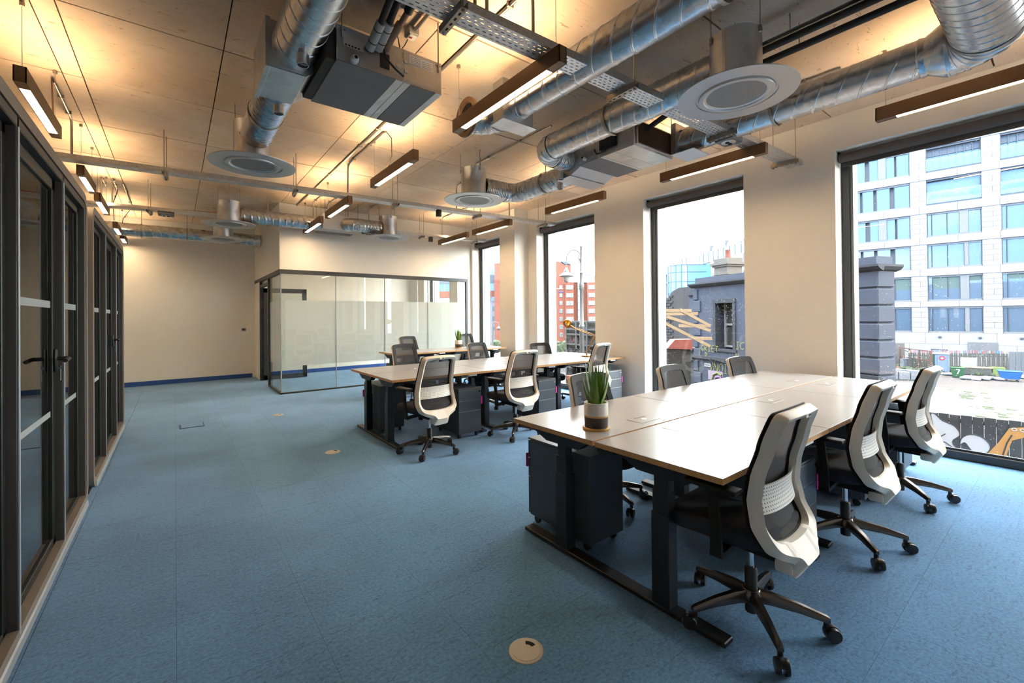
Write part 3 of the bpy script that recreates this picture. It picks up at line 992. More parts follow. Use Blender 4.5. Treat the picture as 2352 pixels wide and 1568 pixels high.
def ring_plate(o, i, y_off, th, bulge=0.0):
    mb = MB()
    n = len(o)
    def v(p, dy): return mb.bm.verts.new((p[0], back_y(p[1]) + lateral(p[0], p[1]) + y_off + dy, p[1]))
    mid = [((a_[0] * 0.55 + b_[0] * 0.45), (a_[1] * 0.55 + b_[1] * 0.45)) for a_, b_ in zip(o, i)]
    A = [v(p, 0) for p in o]; Bm = [v(p, -th - bulge) for p in mid]; B = [v(p, -th * 0.55) for p in i]
    C_ = [v(p, th * 0.45) for p in i]; D = [v(p, th * 0.45) for p in o]
    seq = [A, Bm, B, C_, D]
    for k in range(5):
        P, Q = seq[k], seq[(k + 1) % 5]
        for q in range(n):
            r = (q + 1) % n
            mb.bm.faces.new((P[q], P[r], Q[r], Q[q]))
    return mb

def make_chair(label, front=False):
    t = thing('task_chair', label, 'chair')
    o, i = loop(OUT, TOPC), loop(INN, TOPI)
    fo = ring_plate(o, i, 0.0, 0.030, 0.004)
    fr = fo.build('back_shell', 'chair_w', t, 50)
    fk = ring_plate([(x * 1.008, z + 0.002 if z > 0.7 else max(z, 0.43)) for x, z in o], [(x * 0.95, 0.5 + (z - 0.5) * 0.98) for x, z in i], 0.024, 0.010)
    fk.build('front_frame', 'chair_k', t, 50)
    # woven back between the frames
    mb = MB(); rows = 12; cols = 8; grid = []
    for r in range(rows + 1):
        z = 0.452 + (0.947 - 0.452) * r / rows
        hw = 0.160 + 0.032 * max(0, min(1, (0.93 - z) / 0.4))
        grid.append([mb.bm.verts.new((hw * (2 * c / cols - 1), back_y(z) + lateral(hw * (2 * c / cols - 1), z) + 0.022, z)) for c in range(cols + 1)])
    for r in range(rows):
        for c in range(cols):
            mb.bm.faces.new((grid[r][c], grid[r][c + 1], grid[r + 1][c + 1], grid[r + 1][c]))
    mb.build('mesh_back', 'chair_mesh', t, 60)
    # perforated lumbar band behind the mesh
    mb = MB(); rows, cols = 5, 12; ra = []; rb = []
    for r in range(rows + 1):
        z = 0.565 + 0.115 * r / rows
        hw = 0.186
        ra.append([mb.bm.verts.new((hw * (2 * c / cols - 1), back_y(z) + lateral(hw * (2 * c / cols - 1), z) - 0.012 + 0.012 * (2 * c / cols - 1) ** 4, z)) for c in range(cols + 1)])
        rb.append([mb.bm.verts.new((hw * (2 * c / cols - 1), back_y(z) + lateral(hw * (2 * c / cols - 1), z) - 0.006 + 0.012 * (2 * c / cols - 1) ** 4, z)) for c in range(cols + 1)])
    for r in range(rows):
        for c in range(cols):
            mb.bm.faces.new((ra[r][c], ra[r][c + 1], ra[r + 1][c + 1], ra[r + 1][c]))
            mb.bm.faces.new((rb[r][c], rb[r + 1][c], rb[r + 1][c + 1], rb[r][c + 1]))
    for r in (0, rows):
        for c in range(cols):
            mb.bm.faces.new((ra[r][c], ra[r][c + 1], rb[r][c + 1], rb[r][c]))
    mb.build('lumbar_band', 'chair_dots', t, 60)
    p = MB(); p.box((-0.03, back_y(0.965) - 0.0345, 0.955), (0.03, back_y(0.965) - 0.030, 0.972), 0.001)
    bd = p.build('badge', 'chair_w', fr)
    p = MB(); p.box((-0.004, back_y(0.965) - 0.0355, 0.959), (0.024, back_y(0.965) - 0.034, 0.968))
    p.build('badge_print', 'chair_k', fr)
    # arm that carries the back, under the chin
    p = MB(); p.box((-0.095, -0.20, 0.318), (0.095, -0.13, 0.372), 0.012, seg=2)
    p.build('back_bracket', 'chair_w', t, 40)
    # seat
    sec = rrect(0.47, 0.47, 0.11, 6)
    rings = []
    for sc_, z in ((0.90, 0.415), (0.97, 0.425), (0.985, 0.445), (1.0, 0.465), (0.985, 0.485), (0.93, 0.497), (0.75, 0.500), (0.3, 0.497)):
        rings.append([(x * sc_, y * sc_ + 0.085, z - 0.018 * max(0, (y + 0.085 - 0.16)) / 0.15) for x, y in sec])
    MB().rings(rings).build('seat', 'seat', t, 60)
    mch = MB(); mch.box((-0.09, -0.16, 0.345), (0.09, 0.17, 0.40), 0.015, seg=2); mch.box((-0.15, -0.06, 0.395), (0.15, 0.17, 0.418), 0.004)
    mch.tube([(0.09, 0.08, 0.37), (0.22, 0.09, 0.372)], 0.008, 8); mch.tube([(-0.09, 0.06, 0.37), (-0.22, 0.07, 0.365)], 0.008, 8)
    mch.build('tilt_mechanism', 'chair_k', t)
    # arm rests
    for s in (-1, 1):
        a_ = MB()
        a_.bar((s * 0.09, 0.03, 0.385), (s * 0.258, 0.03, 0.372), 0.05, 0.022)
        a_.prism([(s * 0.245, 0.005, 0.372), (s * 0.245, 0.055, 0.362), (s * 0.258, 0.045, 0.50), (s * 0.262, 0.062, 0.655), (s * 0.262, 0.020, 0.655), (s * 0.258, 0.005, 0.50)], (s * 0.018, 0, 0))
        a_.build('arm_upright', 'chair_k', t)
        a_ = MB(); a_.box((s * 0.272 - 0.036, -0.075, 0.655), (s * 0.272 + 0.036, 0.150, 0.677), 0.010, seg=2)
        a_.build('arm_pad', 'chair_k', t, 40)
    # gas lift and five star base
    MB().lathe([(0.013, 0.22), (0.013, 0.36)], n=12).build('gas_rod', 'chrome', t, 40)
    MB().lathe([(0.026, 0.045), (0.026, 0.235), (0.022, 0.245)], n=16).build('gas_sleeve', 'black_pl', t, 40)
    MB().lathe([(0.034, 0.098), (0.046, 0.105), (0.046, 0.135), (0.034, 0.150)], n=20).build('hub', 'base', t, 40)
    for k in range(5):
        an = radians(79 + 72 * k)
        R_ = Matrix.Rotation(an, 3, 'Z')
        a_ = MB(); rings = []
        for u, w_, h_, zz in ((0.03, 0.044, 0.050, 0.122), (0.08, 0.040, 0.046, 0.122), (0.18, 0.033, 0.036, 0.111), (0.25, 0.028, 0.028, 0.097), (0.282, 0.026, 0.024, 0.090), (0.292, 0.016, 0.018, 0.088)):
            rings.append([R_ @ Vector((u, w_ * c / 2, zz + h_ * d_ / 2)) for c, d_ in ((1, -1), (1.0, 0.2), (0.55, 1), (-0.55, 1), (-1.0, 0.2), (-1, -1))])
        ar = a_.rings(rings).build('base_arm', 'base', t, 40)
        cs = MB()
        ca = radians(20 + 97 * k)
        Rc = Matrix.Rotation(ca, 3, 'Z')
        c0 = R_ @ Vector((0.278, 0, 0))
        def wl(r, hw):
            return None
        for s in (-1, 1):
            prof = [(0.020, s * 0.006), (0.029, s * 0.007), (0.031, s * 0.013), (0.028, s * 0.024), (0.012, s * 0.026)]
            rg = []
            for rr, h_ in prof:
                rg.append([c0 + Rc @ Vector((0.022 + rr * cos(2 * pi * q / 18), h_, 0.031 + rr * sin(2 * pi * q / 18))) for q in range(18)])
            cs.rings(rg)
        cs.tube([c0 + Vector((0, 0, 0.05)), c0 + Vector((0, 0, 0.092))], 0.011, 10)
        hd_ = []
        for q in range(9):
            aa = radians(20 + 150 * q / 8)
            hd_.append(c0 + Rc @ Vector((0.022 + 0.033 * cos(aa), -0.008, 0.031 + 0.033 * sin(aa))))
        cs.prism(hd_, Rc @ Vector((0, 0.016, 0)))
        cs.build('caster', 'wheel', ar, 40)
    return t

CH = [  # x, y, rotation in degrees, seat lift, label
    (2.05, 0.905, 1, 0.0, 'ivory backed task chair nearest the camera, at the front desk row'),
    (3.20, 0.86, 0, 0.0, 'middle ivory backed task chair on the near side of the front desk row'),
    (4.33, 0.82, -1, 0.0, 'ivory backed task chair closest to the window overlooking the yard'),
    (2.53, 2.15, 180, -0.055, 'black mesh task chair behind the big potted succulent'),
    (3.60, 2.10, 180, -0.07, 'black mesh task chair before the window of the painted house'),
    (4.86, 2.08, 172, -0.075, 'black mesh task chair against the broad pier, across the front desks'),
    (2.06, 4.06, 7, 0.008, 'ivory backed task chair at the free end of the second desk row'),
    (3.13, 3.99, 2, 0.008, 'ivory backed task chair in the middle of the second desk row'),
    (4.62, 4.15, 10, 0.014, 'ivory backed task chair beside the brass lamp on the second row'),
    (2.60, 5.66, 195, 0.014, 'black mesh task chair over the second row, behind the ivory end chair'),
    (3.74, 5.52, 195, -0.012, 'black mesh task chair across the second row, in line with the small plant'),
    (4.85, 5.38, 172, -0.062, 'black mesh task chair across the second row, before the street-lamp window'),
    (3.52, 7.55, 200, 0.032, 'black mesh task chair behind the last desk, before the frosted glass'),
    (4.92, 7.75, 198, 0.030, 'black mesh task chair beside the small potted plant on the last desk'),
]
proto = make_chair(CH[0][4])
FIXED = ('gas_sleeve', 'gas_rod', 'hub', 'base_arm')
first = True
for (x, y, rz, lift, lab) in CH:
    c = proto if first else dup(proto, (x, y, 0), 0, lab)
    if not first:
        for ch in c.children:
            if ch.name.split('.')[0] not in FIXED: ch.location.z = 0.0
    c.location = (x, y, 0); c.rotation_euler.z = radians(rz)
    c['group'] = 'office task chairs'
    first = False
    for ch in c.children:
        if ch.name.split('.')[0] not in FIXED: ch.location.z = lift

# ------------------------------------------------------------------ drawer pedestals
def make_ped(label):
    t = thing('drawer_pedestal', label, 'pedestal', (0, 0, 0), 0, 'drawer pedestals under the desks')
    w, d_, h0, h1 = 0.30, 0.55, 0.055, 0.565
    b = MB(); b.box((-w / 2, -d_ / 2 + 0.02, h0), (w / 2, d_ / 2, h1 - 0.012), 0.003); b.box((-w / 2, -d_ / 2, h1 - 0.012), (w / 2, d_ / 2, h1), 0.003)
    b.build('cabinet', 'ped', t)
    z = [h0 + 0.005, 0.305, 0.43, h1 - 0.016]
    for k in range(3):
        f = MB(); f.box((-w / 2 + 0.001, -d_ / 2, z[k] + 0.002), (w / 2 - 0.001, -d_ / 2 + 0.019, z[k + 1] - 0.002), 0.002)
        dr = f.build('drawer', 'ped', t)
        MB().box((-w / 2 + 0.003, -d_ / 2 + 0.001, z[k + 1] - 0.0025), (w / 2 - 0.003, -d_ / 2 + 0.015, z[k + 1] + 0.0005)).build('lip', 'conduit', dr)
    MB().lathe([(0.010, -d_ / 2 - 0.005), (0.010, -d_ / 2)], (w / 2 - 0.025, 0, h1 - 0.045), 12, 'y').build('lock', 'chrome', t)
    for sx in (-1, 1):
        for sy in (-1, 1):
            c = MB(); c.lathe([(0.025, -0.009), (0.025, 0.009)], (sx * 0.115, sy * 0.22, 0.025), 14, 'x')
            c.box((sx * 0.115 - 0.013, sy * 0.22 - 0.015, 0.035), (sx * 0.115 + 0.013, sy * 0.22 + 0.015, 0.058))
            c.build('caster', 'wheel', t, 40)
    g_ = MB(); g_.box((w / 2 - 0.004, -d_ / 2 - 0.004, 0.37), (w / 2 + 0.016, -d_ / 2 - 0.002, 0.46), 0.002)
    g_.build('key_tag', 'tag', t)
    return t
PD = [
    (2.03, 1.99, 180, 'graphite drawer pedestal under the front row end below the big succulent'),
    (2.755, 1.19, 0, 'graphite drawer pedestal beside the nearest ivory chair'),
    (3.98, 1.19, 0, 'graphite drawer pedestal between the middle and the window chair of the front row'),
    (4.97, 1.16, 0, 'graphite drawer pedestal under the window end of the front row'),
    (2.655, 4.50, 0, 'graphite drawer pedestal right of the ivory end chair of the second row'),
    (3.80, 4.45, 0, 'graphite drawer pedestal in the middle of the second row'),
    (5.18, 4.47, 0, 'graphite drawer pedestal at the wall end of the second row'),
    (2.06, 5.30, 180, 'graphite drawer pedestal tucked under the free end of the second row, far side'),
    (3.15, 7.30, 180, 'graphite drawer pedestal under the free end of the last desk'),
    (4.98, 7.26, 180, 'graphite drawer pedestal under the wall end of the last desk'),
]
proto = make_ped(PD[0][3])
for k, (x, y, rz, lab) in enumerate(PD):
    c = proto if k == 0 else dup(proto, (x, y, 0), 0, lab)
    c.location = (x, y, 0); c.rotation_euler.z = radians(rz)
    if k == 0:
        for ch in c.children:
            if ch.name.startswith('key_tag'): ch.location.x = 0.0

# ------------------------------------------------------------------ potted succulents
def plant(x, y, z, s, label, seed, n):
    rnd = random.Random(seed)
    t = thing('potted_succulent', label, 'plant', (x, y, z), 0, 'potted succulents on the desks')
    R_ = 0.068 * s; H_ = 0.140 * s
    MB().lathe([(0.0, 0), (R_ * 1.14, 0.0), (R_ * 1.16, 0.004), (R_ * 1.16, 0.010), (R_ * 1.12, 0.013), (0.0, 0.013)], n=32).build('saucer', 'wood', t, 40)
    z0 = 0.013
    pb = MB()
    pb.mi = 0; pb.lathe([(R_ * 0.94, z0), (R_ * 0.965, z0 + 0.003), (R_, z0 + H_ * 0.42)], n=36, cap=True)
    pb.mi = 1; pb.lathe([(R_ * 1.002, z0 + H_ * 0.42), (R_ * 1.002, z0 + H_ * 0.485)], n=36, cap=False)
    pb.mi = 2; pb.lathe([(R_, z0 + H_ * 0.485), (R_ * 1.0, z0 + H_ * 0.98), (R_ * 0.985, z0 + H_), (R_ * 0.90, z0 + H_), (R_ * 0.88, z0 + H_ * 0.93), (R_ * 0.88, z0 + H_ * 0.86)], n=36, cap=False)
    pb.build('pot', ['pot_k', 'wood', 'pot'], t, 40)
    so = MB(); so.lathe([(R_ * 0.885, z0 + H_ * 0.88), (0, z0 + H_ * 0.90)], n=24)
    for k in range(90):
        a_ = rnd.uniform(0, 2 * pi); rr = R_ * 0.84 * math.sqrt(rnd.random()); q = rnd.uniform(0.004, 0.0075) * s
        c = Vector((rr * cos(a_), rr * sin(a_), z0 + H_ * 0.90 + q * 0.4))
        bmesh.ops.create_icosphere(so.bm, subdivisions=1, radius=q, matrix=Matrix.Translation(c) @ Matrix.Diagonal((1, 1, 0.7, 1)))
    stuff(so.build('gravel', 'pebble', t))
    for k in range(n):
        a_ = 2 * pi * k / n * 2.4 + rnd.uniform(-0.3, 0.3)
        ring_ = k / n
        lean = 0.09 + 0.27 * ring_ + rnd.uniform(-0.05, 0.05)
        Ln = (0.265 - 0.05 * ring_) * s * rnd.uniform(0.82, 1.12)
        w0 = (0.0135 + 0.005 * ring_) * s
        dirv = Vector((cos(a_), sin(a_), 0)); side = Vector((-sin(a_), cos(a_), 0))
        base = dirv * (0.008 + 0.022 * ring_) * s
        rings = []
        tw = rnd.uniform(-0.25, 0.25)
        for u, wf in ((0, 1.0), (0.12, 1.15), (0.3, 1.0), (0.5, 0.72), (0.7, 0.44), (0.85, 0.22), (0.95, 0.12), (1.0, 0.03)):
            out_ = lean * Ln * (1.75 * u - 1.0 * u * u) + (0.02 * s * max(0, u - 0.8) * rnd.uniform(-3, 5))
            p = base + dirv * out_ + side * tw * 0.05 * u * u + Vector((0, 0, z0 + H_ * 0.86 + Ln * u * (1 - 0.12 * lean)))
            w_ = w0 * wf; th_ = w_ * 0.34
            nrm = -dirv
            rings.append([p + side * w_, p + nrm * th_ * 0.3 + side * w_ * 0.5, p + nrm * th_ * 0.1, p + nrm * th_ * 0.3 - side * w_ * 0.5, p - side * w_, p - nrm * th_ * 1.3])
        MB().rings(rings).build('leaf', 'leaf', t, 60)
    return t
plant(1.925, 1.70, DZ1, 1.0, 'succulent in a two tone pot on the front desk corner', 3, 19)
plant(4.36, 7.34, DZ3, 1.0, 'small looking succulent in a two tone pot on the last desk', 5, 16)

# ------------------------------------------------------------------ brass desk lamp on the second row
t = thing('desk_lamp', 'brass swing arm desk lamp on the window end of the second row', 'lamp', (5.14, 4.72, DZ2), 0)
MB().lathe([(0, 0), (0.085, 0), (0.088, 0.006), (0.08, 0.02), (0.03, 0.026), (0.0, 0.026)], n=28).build('base', 'brass', t, 40)
MB().lathe([(0.012, 0.02), (0.012, 0.05), (0.008, 0.06)], n=12).build('socket', 'brass', t, 40)
A0, A1, A2 = Vector((0, 0, 0.05)), Vector((0.105, -0.075, 0.32)), Vector((-0.02, 0.235, 0.435))
b = MB(); b.tube([A0, A1], 0.007, 8); b.tube([A0 + Vector((0.0, 0.02, 0.02)), A1 + Vector((0, 0.02, 0))], 0.003, 6)
b.build('lower_arm', 'brass', t, 40)
b = MB(); b.tube([A1, A2], 0.006, 8); b.tube([A1 + Vector((0, 0, 0.022)), A2 + Vector((0, 0, 0.022))], 0.004, 6)
b.build('upper_arm', 'brass', t, 40)
b = MB(); b.tube([A2, A2 + Vector((-0.03, 0.075, 0.055))], 0.012, 10)
b.build('neck', 'brass', t, 40)
hc = A2 + Vector((-0.045, 0.125, 0.085)); hax = Vector((-0.62, 0.2, -0.55)).normalized()
sd = MB(); u_ = hax.cross(Vector((0, 0, 1))).normalized(); v_ = hax.cross(u_)
rings = []
for s_, r_ in ((-0.07, 0.012), (-0.065, 0.035), (-0.04, 0.058), (-0.005, 0.071), (0.035, 0.075), (0.04, 0.076), (0.035, 0.070), (-0.005, 0.066), (-0.04, 0.05)):
    rings.append([hc + hax * s_ + (u_ * cos(2 * pi * q / 24) + v_ * sin(2 * pi * q / 24)) * r_ for q in range(24)])
sd.rings(rings, True, True).build('shade', 'brass', t, 50)
bb = MB(); bmesh.ops.create_uvsphere(bb.bm, u_segments=14, v_segments=8, radius=0.028, matrix=Matrix.Translation(hc + hax * 0.012))
bb.build('bulb', 'white_pl', t, 60)

# ------------------------------------------------------------------ floor outlets
for k, (x, y, r_, lab) in enumerate(((1.141, 1.399, 0.068, 'round brushed floor outlet at the foot of the front desk row'), (1.278, 4.688, 0.068, 'round brushed floor outlet left of the second desk row'),
                                      (1.157, 6.984, 0.068, 'round brushed floor outlet out on the carpet before the glazed room'))):
    t = thing('floor_outlet', lab, 'outlet', (x, y, 0), radians(-20), 'round floor outlets')
    MB().lathe([(r_ * 0.9, 0.0035), (r_ * 0.9, 0.0045), (r_, 0.0045), (r_ + 0.004, 0.0015), (r_ + 0.004, 0.0)], n=40).build('rim', 'floorbox', t, 40)
    MB().lathe([(0.0, 0.0), (r_ * 0.885, 0.0), (r_ * 0.885, 0.0055), (0, 0.006)], n=40).build('lid', 'floorbox', t, 40)
    pts = []
    for q in range(8): pts.append((0.046 * cos(radians(15 + 60 * q / 7)), 0.046 * sin(radians(15 + 60 * q / 7)), 0.0055))
    for q in range(8): pts.append((0.028 * cos(radians(75 - 60 * q / 7)), 0.028 * sin(radians(75 - 60 * q / 7)), 0.0055))
    MB().prism(pts, (0, 0, 0.0011)).build('cord_opening', 'dark', t)
t = thing('floor_box', 'square floor box lid in the carpet near the far booth', 'outlet', (0.17, 7.03, 0), 0)
MB().box((-0.13, -0.13, 0), (0.13, 0.13, 0.004), 0.001).build('frame', 'blue_skirt', t)
MB().box((-0.115, -0.115, 0.004), (0.115, 0.115, 0.006), 0.001).build('lid', 'carpet', t)
MB().box((-0.03, -0.11, 0.006), (0.03, -0.095, 0.0075)).build('handle', 'floorbox', t)
# ------------------------------------------------------------------ ventilation under the slab
DR, DZC = 0.125, CAMZ + 1.75

def rod(mb, x, y, z0, z1, r=0.005):
    mb.tube([(x, y, z0), (x, y, z1)], r, 6)

def diffuser(x, y, label, neck_top, side=None):
    t = thing('air_diffuser', label, 'air vent', (x, y, CAMZ + 1.5), 0, 'round air diffusers')
    p = MB()
    p.lathe([(0.375, 0.0), (0.376, 0.004), (0.372, 0.008), (0.17, 0.010)], n=56, cap=False)
    p.lathe([(0.375, 0.0), (0.255, 0.0), (0.252, 0.014), (0.24, 0.014), (0.234, -0.006), (0.205, -0.006), (0.198, 0.002), (0.186, 0.006)], n=56, cap=False)
    p.build('plate', 'diff', t, 30)
    MB().lathe([(0.0, 0.006), (0.19, 0.006), (0.19, 0.010), (0.0, 0.010)], n=48).build('perforated_face', 'perf', t)
    nk = MB(); nk.lathe([(0.162, 0.01), (0.162, neck_top - 0.006), (0.166, neck_top), (0.160, neck_top), (0.0, neck_top - 0.001)], n=36, cap=False)
    nk.bar((-0.162, 0.0, 0.012), (-0.162, 0.0, neck_top - 0.01), 0.004, 0.02, (0, 1, 0))
    nk.build('neck', 'galv_flat', t, 40)
    for k in range(3):
        a_ = radians(25 + 120 * k)
        h = MB(); rod(h, 0.17 * cos(a_), 0.17 * sin(a_), neck_top - 0.03, ZC - CAMZ - 1.5 - 0.012, 0.004)
        h.box((0.17 * cos(a_) - 0.008, 0.17 * sin(a_) - 0.008, neck_top - 0.05), (0.17 * cos(a_) + 0.008, 0.17 * sin(a_) + 0.008, neck_top - 0.01))
        h.build('hanger', 'rod', t)
    return t
pm = mat('perforated_metal', (150, 148, 146), 0.5, 0.5)
_t = pm.node_tree; _b = _t.nodes['Principled BSDF']
_tc = _t.nodes.new('ShaderNodeTexCoord'); _s = _t.nodes.new('ShaderNodeSeparateXYZ'); _t.links.new(_tc.outputs['Object'], _s.inputs[0])
def _w(o):
    q = _t.nodes.new('ShaderNodeMath'); q.operation = 'MULTIPLY'; q.inputs[1].default_value = 700.0; _t.links.new(o, q.inputs[0])
    z = _t.nodes.new('ShaderNodeMath'); z.operation = 'SINE'; _t.links.new(q.outputs[0], z.inputs[0]); return z.outputs[0]
_m = _t.nodes.new('ShaderNodeMath'); _m.operation = 'MULTIPLY'; _t.links.new(_w(_s.outputs[0]), _m.inputs[0]); _t.links.new(_w(_s.outputs[1]), _m.inputs[1])
_g = _t.nodes.new('ShaderNodeMath'); _g.operation = 'GREATER_THAN'; _g.inputs[1].default_value = 0.1; _t.links.new(_m.outputs[0], _g.inputs[0])
_x = _t.nodes.new('ShaderNodeMixRGB'); _x.inputs[1].default_value = lin((170, 168, 166)); _x.inputs[2].default_value = lin((52, 52, 54)); _t.links.new(_g.outputs[0], _x.inputs[0]); _t.links.new(_x.outputs[0], _b.inputs['Base Color'])
M['perf'] = pm

NT = 0.40
diffuser(0.613, 4.91, 'round diffuser at the end of the ribbed duct left of the fan coil unit', NT)
diffuser(3.064, 4.74, 'round diffuser with a tall neck in the middle of the ceiling, bent duct behind it', NT)
diffuser(3.054, 1.409, 'largest looking round diffuser, close beside the perforated tray', NT)
diffuser(0.69, 8.20, 'round diffuser near the booths, with a long duct running to the right of it', 0.36)
diffuser(0.73, 9.80, 'round diffuser hanging by the far wall duct, before the back wall', 0.30)
diffuser(3.20, 7.93, 'round diffuser over the front of the glazed room', NT)

def duct(name, label, segs, group='galvanised ventilation ducts'):
    """segs: list of callables filling a fresh MB, each one its own part"""
    t = thing(name, label, 'duct', (0, 0, 0), 0, group)
    for nm, fn in segs:
        mb = MB(); fn(mb); mb.build(nm, 'galv', t, 21)
    return t
def strap(t, x, y, z, r, ax='y'):
    s = MB()
    s.lathe([(r + 0.006, -0.012), (r + 0.009, -0.012), (r + 0.009, 0.012), (r + 0.006, 0.012)], (x, y, z), 28, ax, False)
    s.build('strap', 'rod', t)
    s = MB(); rod(s, x, y, z + r, ZC - 0.012, 0.005); s.build('hanger', 'rod', t)
def port(t, x, y, z):
    s = MB(); s.lathe([(0.036, 0.0), (0.036, -0.075), (0.031, -0.075), (0.031, -0.01), (0.0, -0.01)], (x, y, z), 20, 'z', False)
    s.box((x - 0.03, y - 0.002, z - 0.07), (x + 0.03, y + 0.002, z - 0.035))
    s.build('test_port', 'galv_flat', t, 40)

# duct to the left diffuser, with the tapering plenum box beside the fan coil unit
ta = duct('spiral_duct', 'wide spiral duct running over the carpet to the left diffuser', [
    ('duct_run', lambda m: spiral(m, (0.62, -2.9, DZC), (0.62, 3.14, DZC), DR + 0.005, 0.125)),
    ('ribbed_run', lambda m: spiral(m, (0.62, 3.56, DZC), (0.62, 4.80, DZC), DR, 0.055, corr=0.003, bead=0.004)),
])
pb = MB()
pb.prism([(0.47, 3.10, 2.985), (0.70, 3.10, 2.985), (0.80, 3.10, 3.06), (0.80, 3.10, 3.28), (0.47, 3.10, 3.28)], (0, 0.48, 0))
pb.build('plenum_box', 'galv_flat', ta)
pb = MB(); pb.box((0.455, 3.09, 2.97), (0.485, 3.59, 3.29), 0.003); pb.build('plenum_flange', 'galv_flat', ta)
pb = MB(); pb.box((0.477, 3.105, 2.980), (0.695, 3.575, 2.984), 0.002); pb.build('access_panel', 'galv_flat', ta)
port(ta, 0.63, 2.90, DZC - DR + 0.01); port(ta, 0.63, 3.70, DZC - DR + 0.01)
strap(ta, 0.62, 4.2, DZC, DR + 0.004); strap(ta, 0.62, 1.4, DZC, DR + 0.004)

tb = duct('spiral_duct', 'spiral duct over the front desks, ending in a bend with an open collar', [
    ('duct_run', lambda m: spiral(m, (2.24, -2.9, DZC), (2.24, 2.80, DZC), DR, 0.16)),
    ('bend', lambda m: elbow(m, (2.24, 3.25, DZC), (0, 1, 0), (-1, 0, 0), DR, 0.19)),
    ('sleeve', lambda m: spiral(m, (2.24, 2.90, DZC), (2.24, 3.07, DZC), DR, 0.3)),
])
pb = MB(); pb.box((2.08, 2.78, DZC - 0.17), (2.40, 2.92, DZC + 0.17), 0.004); pb.build('damper_box', 'galv_flat', tb)
pb = MB(); pb.box((2.06, 2.76, DZC - 0.178), (2.42, 2.94, DZC - 0.168), 0.002); pb.build('damper_plate', 'galv_flat', tb)
pb = MB(); pb.box((2.401, 2.80, DZC - 0.165), (2.405, 2.84, DZC - 0.02)); pb.build('yellow_label', mat('yellow_label', (226, 196, 40), 0.5), tb)
pb = MB(); pb.lathe([(0.118, 0.0), (0.165, 0.0), (0.172, -0.014), (0.168, -0.03), (0.128, -0.03), (0.122, -0.004)], (2.05, 3.25, DZC), 36, 'x', False); pb.build('collar', 'lagd', tb, 40) if 'lagd' in M else pb.build('collar', 'bronze', tb, 40)
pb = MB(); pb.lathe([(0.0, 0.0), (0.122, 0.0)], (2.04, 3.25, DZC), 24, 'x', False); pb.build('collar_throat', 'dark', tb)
strap(tb, 2.24, 1.1, DZC, DR + 0.004)

tcn = duct('spiral_duct', 'spiral duct between the largest diffuser and the window side fan coil unit', [
    ('duct_run', lambda m: spiral(m, (3.08, 1.54, DZC - 0.01), (3.08, 3.24, DZC - 0.01), DR, 0.13)),
    ('bend', lambda m: elbow(m, (3.08, 3.44, DZC - 0.01), (0, 1, 0), (1, 0, 0), DR, 0.19)),
    ('ribbed_run', lambda m: spiral(m, (3.26, 3.44, DZC - 0.01), (3.50, 3.44, DZC - 0.01), DR, 0.05, corr=0.003)),
])
strap(tcn, 3.08, 2.5, DZC - 0.01, DR + 0.004)
td = duct('spiral_duct', 'spiral duct along the window wall, turning at a wide bend overhead', [
    ('duct_run', lambda m: spiral(m, (4.08, 0.62, DZC), (4.08, 2.42, DZC), DR, 0.15)),
    ('reducer', lambda m: m.rings([[Vector((4.08 + r * cos(2 * pi * q / 28), y, DZC + r * sin(2 * pi * q / 28))) for q in range(28)] for y, r in ((0.64, DR), (0.63, DR + 0.006), (0.60, DR), (0.52, 0.17), (0.50, 0.176), (0.46, 0.172), (0.40, 0.172))], False, False)),
    ('bend', lambda m: elbow(m, (4.08, 0.30, DZC), (0, -1, 0), (-1, 0, 0), 0.172, 0.19)),
    ('wide_run', lambda m: spiral(m, (3.90, 0.30, DZC), (0.95, 0.30, DZC), 0.172, 0.09)),
])
pb = MB(); pb.box((3.93, 2.40, DZC - 0.155), (4.24, 2.455, DZC + 0.155), 0.004); pb.build('damper_frame', 'galv_flat', td)
pb = MB(); pb.lathe([(0.028, -0.03), (0.03, 0.0)], (4.00, 2.39, DZC + 0.06), 16, 'y'); pb.build('damper_knob', mat('blue_knob', (30, 60, 150), 0.5), td, 40)
pb = MB(); pb.box((3.90, 2.20, DZC - 0.168), (4.20, 2.44, DZC - 0.16), 0.002); pb.build('damper_plate', 'white_pl', td)
strap(td, 4.08, 1.55, DZC, DR + 0.004)
te = duct('spiral_duct', 'ribbed duct bending away from the tall necked middle diffuser', [
    ('ribbed_run', lambda m: spiral(m, (3.20, 4.74, DZC - 0.06), (3.55, 4.74, DZC - 0.06), DR, 0.055, corr=0.003)),
    ('bend', lambda m: elbow(m, (3.74, 4.74, DZC - 0.06), (1, 0, 0), (0, -1, 0), DR, 0.19)),
    ('duct_run', lambda m: spiral(m, (3.74, 4.55, DZC - 0.06), (3.74, 3.58, DZC - 0.06), DR, 0.09, corr=0.002)),
])
strap(te, 3.74, 4.1, DZC - 0.06, DR + 0.004)
tf = duct('spiral_duct', 'spiral duct running from the diffuser near the booths to the far fan coil unit', [
    ('duct_run', lambda m: spiral(m, (0.84, 8.20, 3.05), (2.05, 8.20, 3.05), 0.115, 0.10, corr=0.0015)),
])
tg = duct('spiral_duct', 'short ribbed duct behind the farthest tray, feeding the last diffuser', [
    ('bend', lambda m: elbow(m, (2.44, 7.95, 3.06), (0, -1, 0), (1, 0, 0), 0.115, 0.17)),
    ('ribbed_run', lambda m: spiral(m, (2.61, 7.95, 3.06), (3.05, 7.95, 3.06), 0.115, 0.06, corr=0.002)),
])
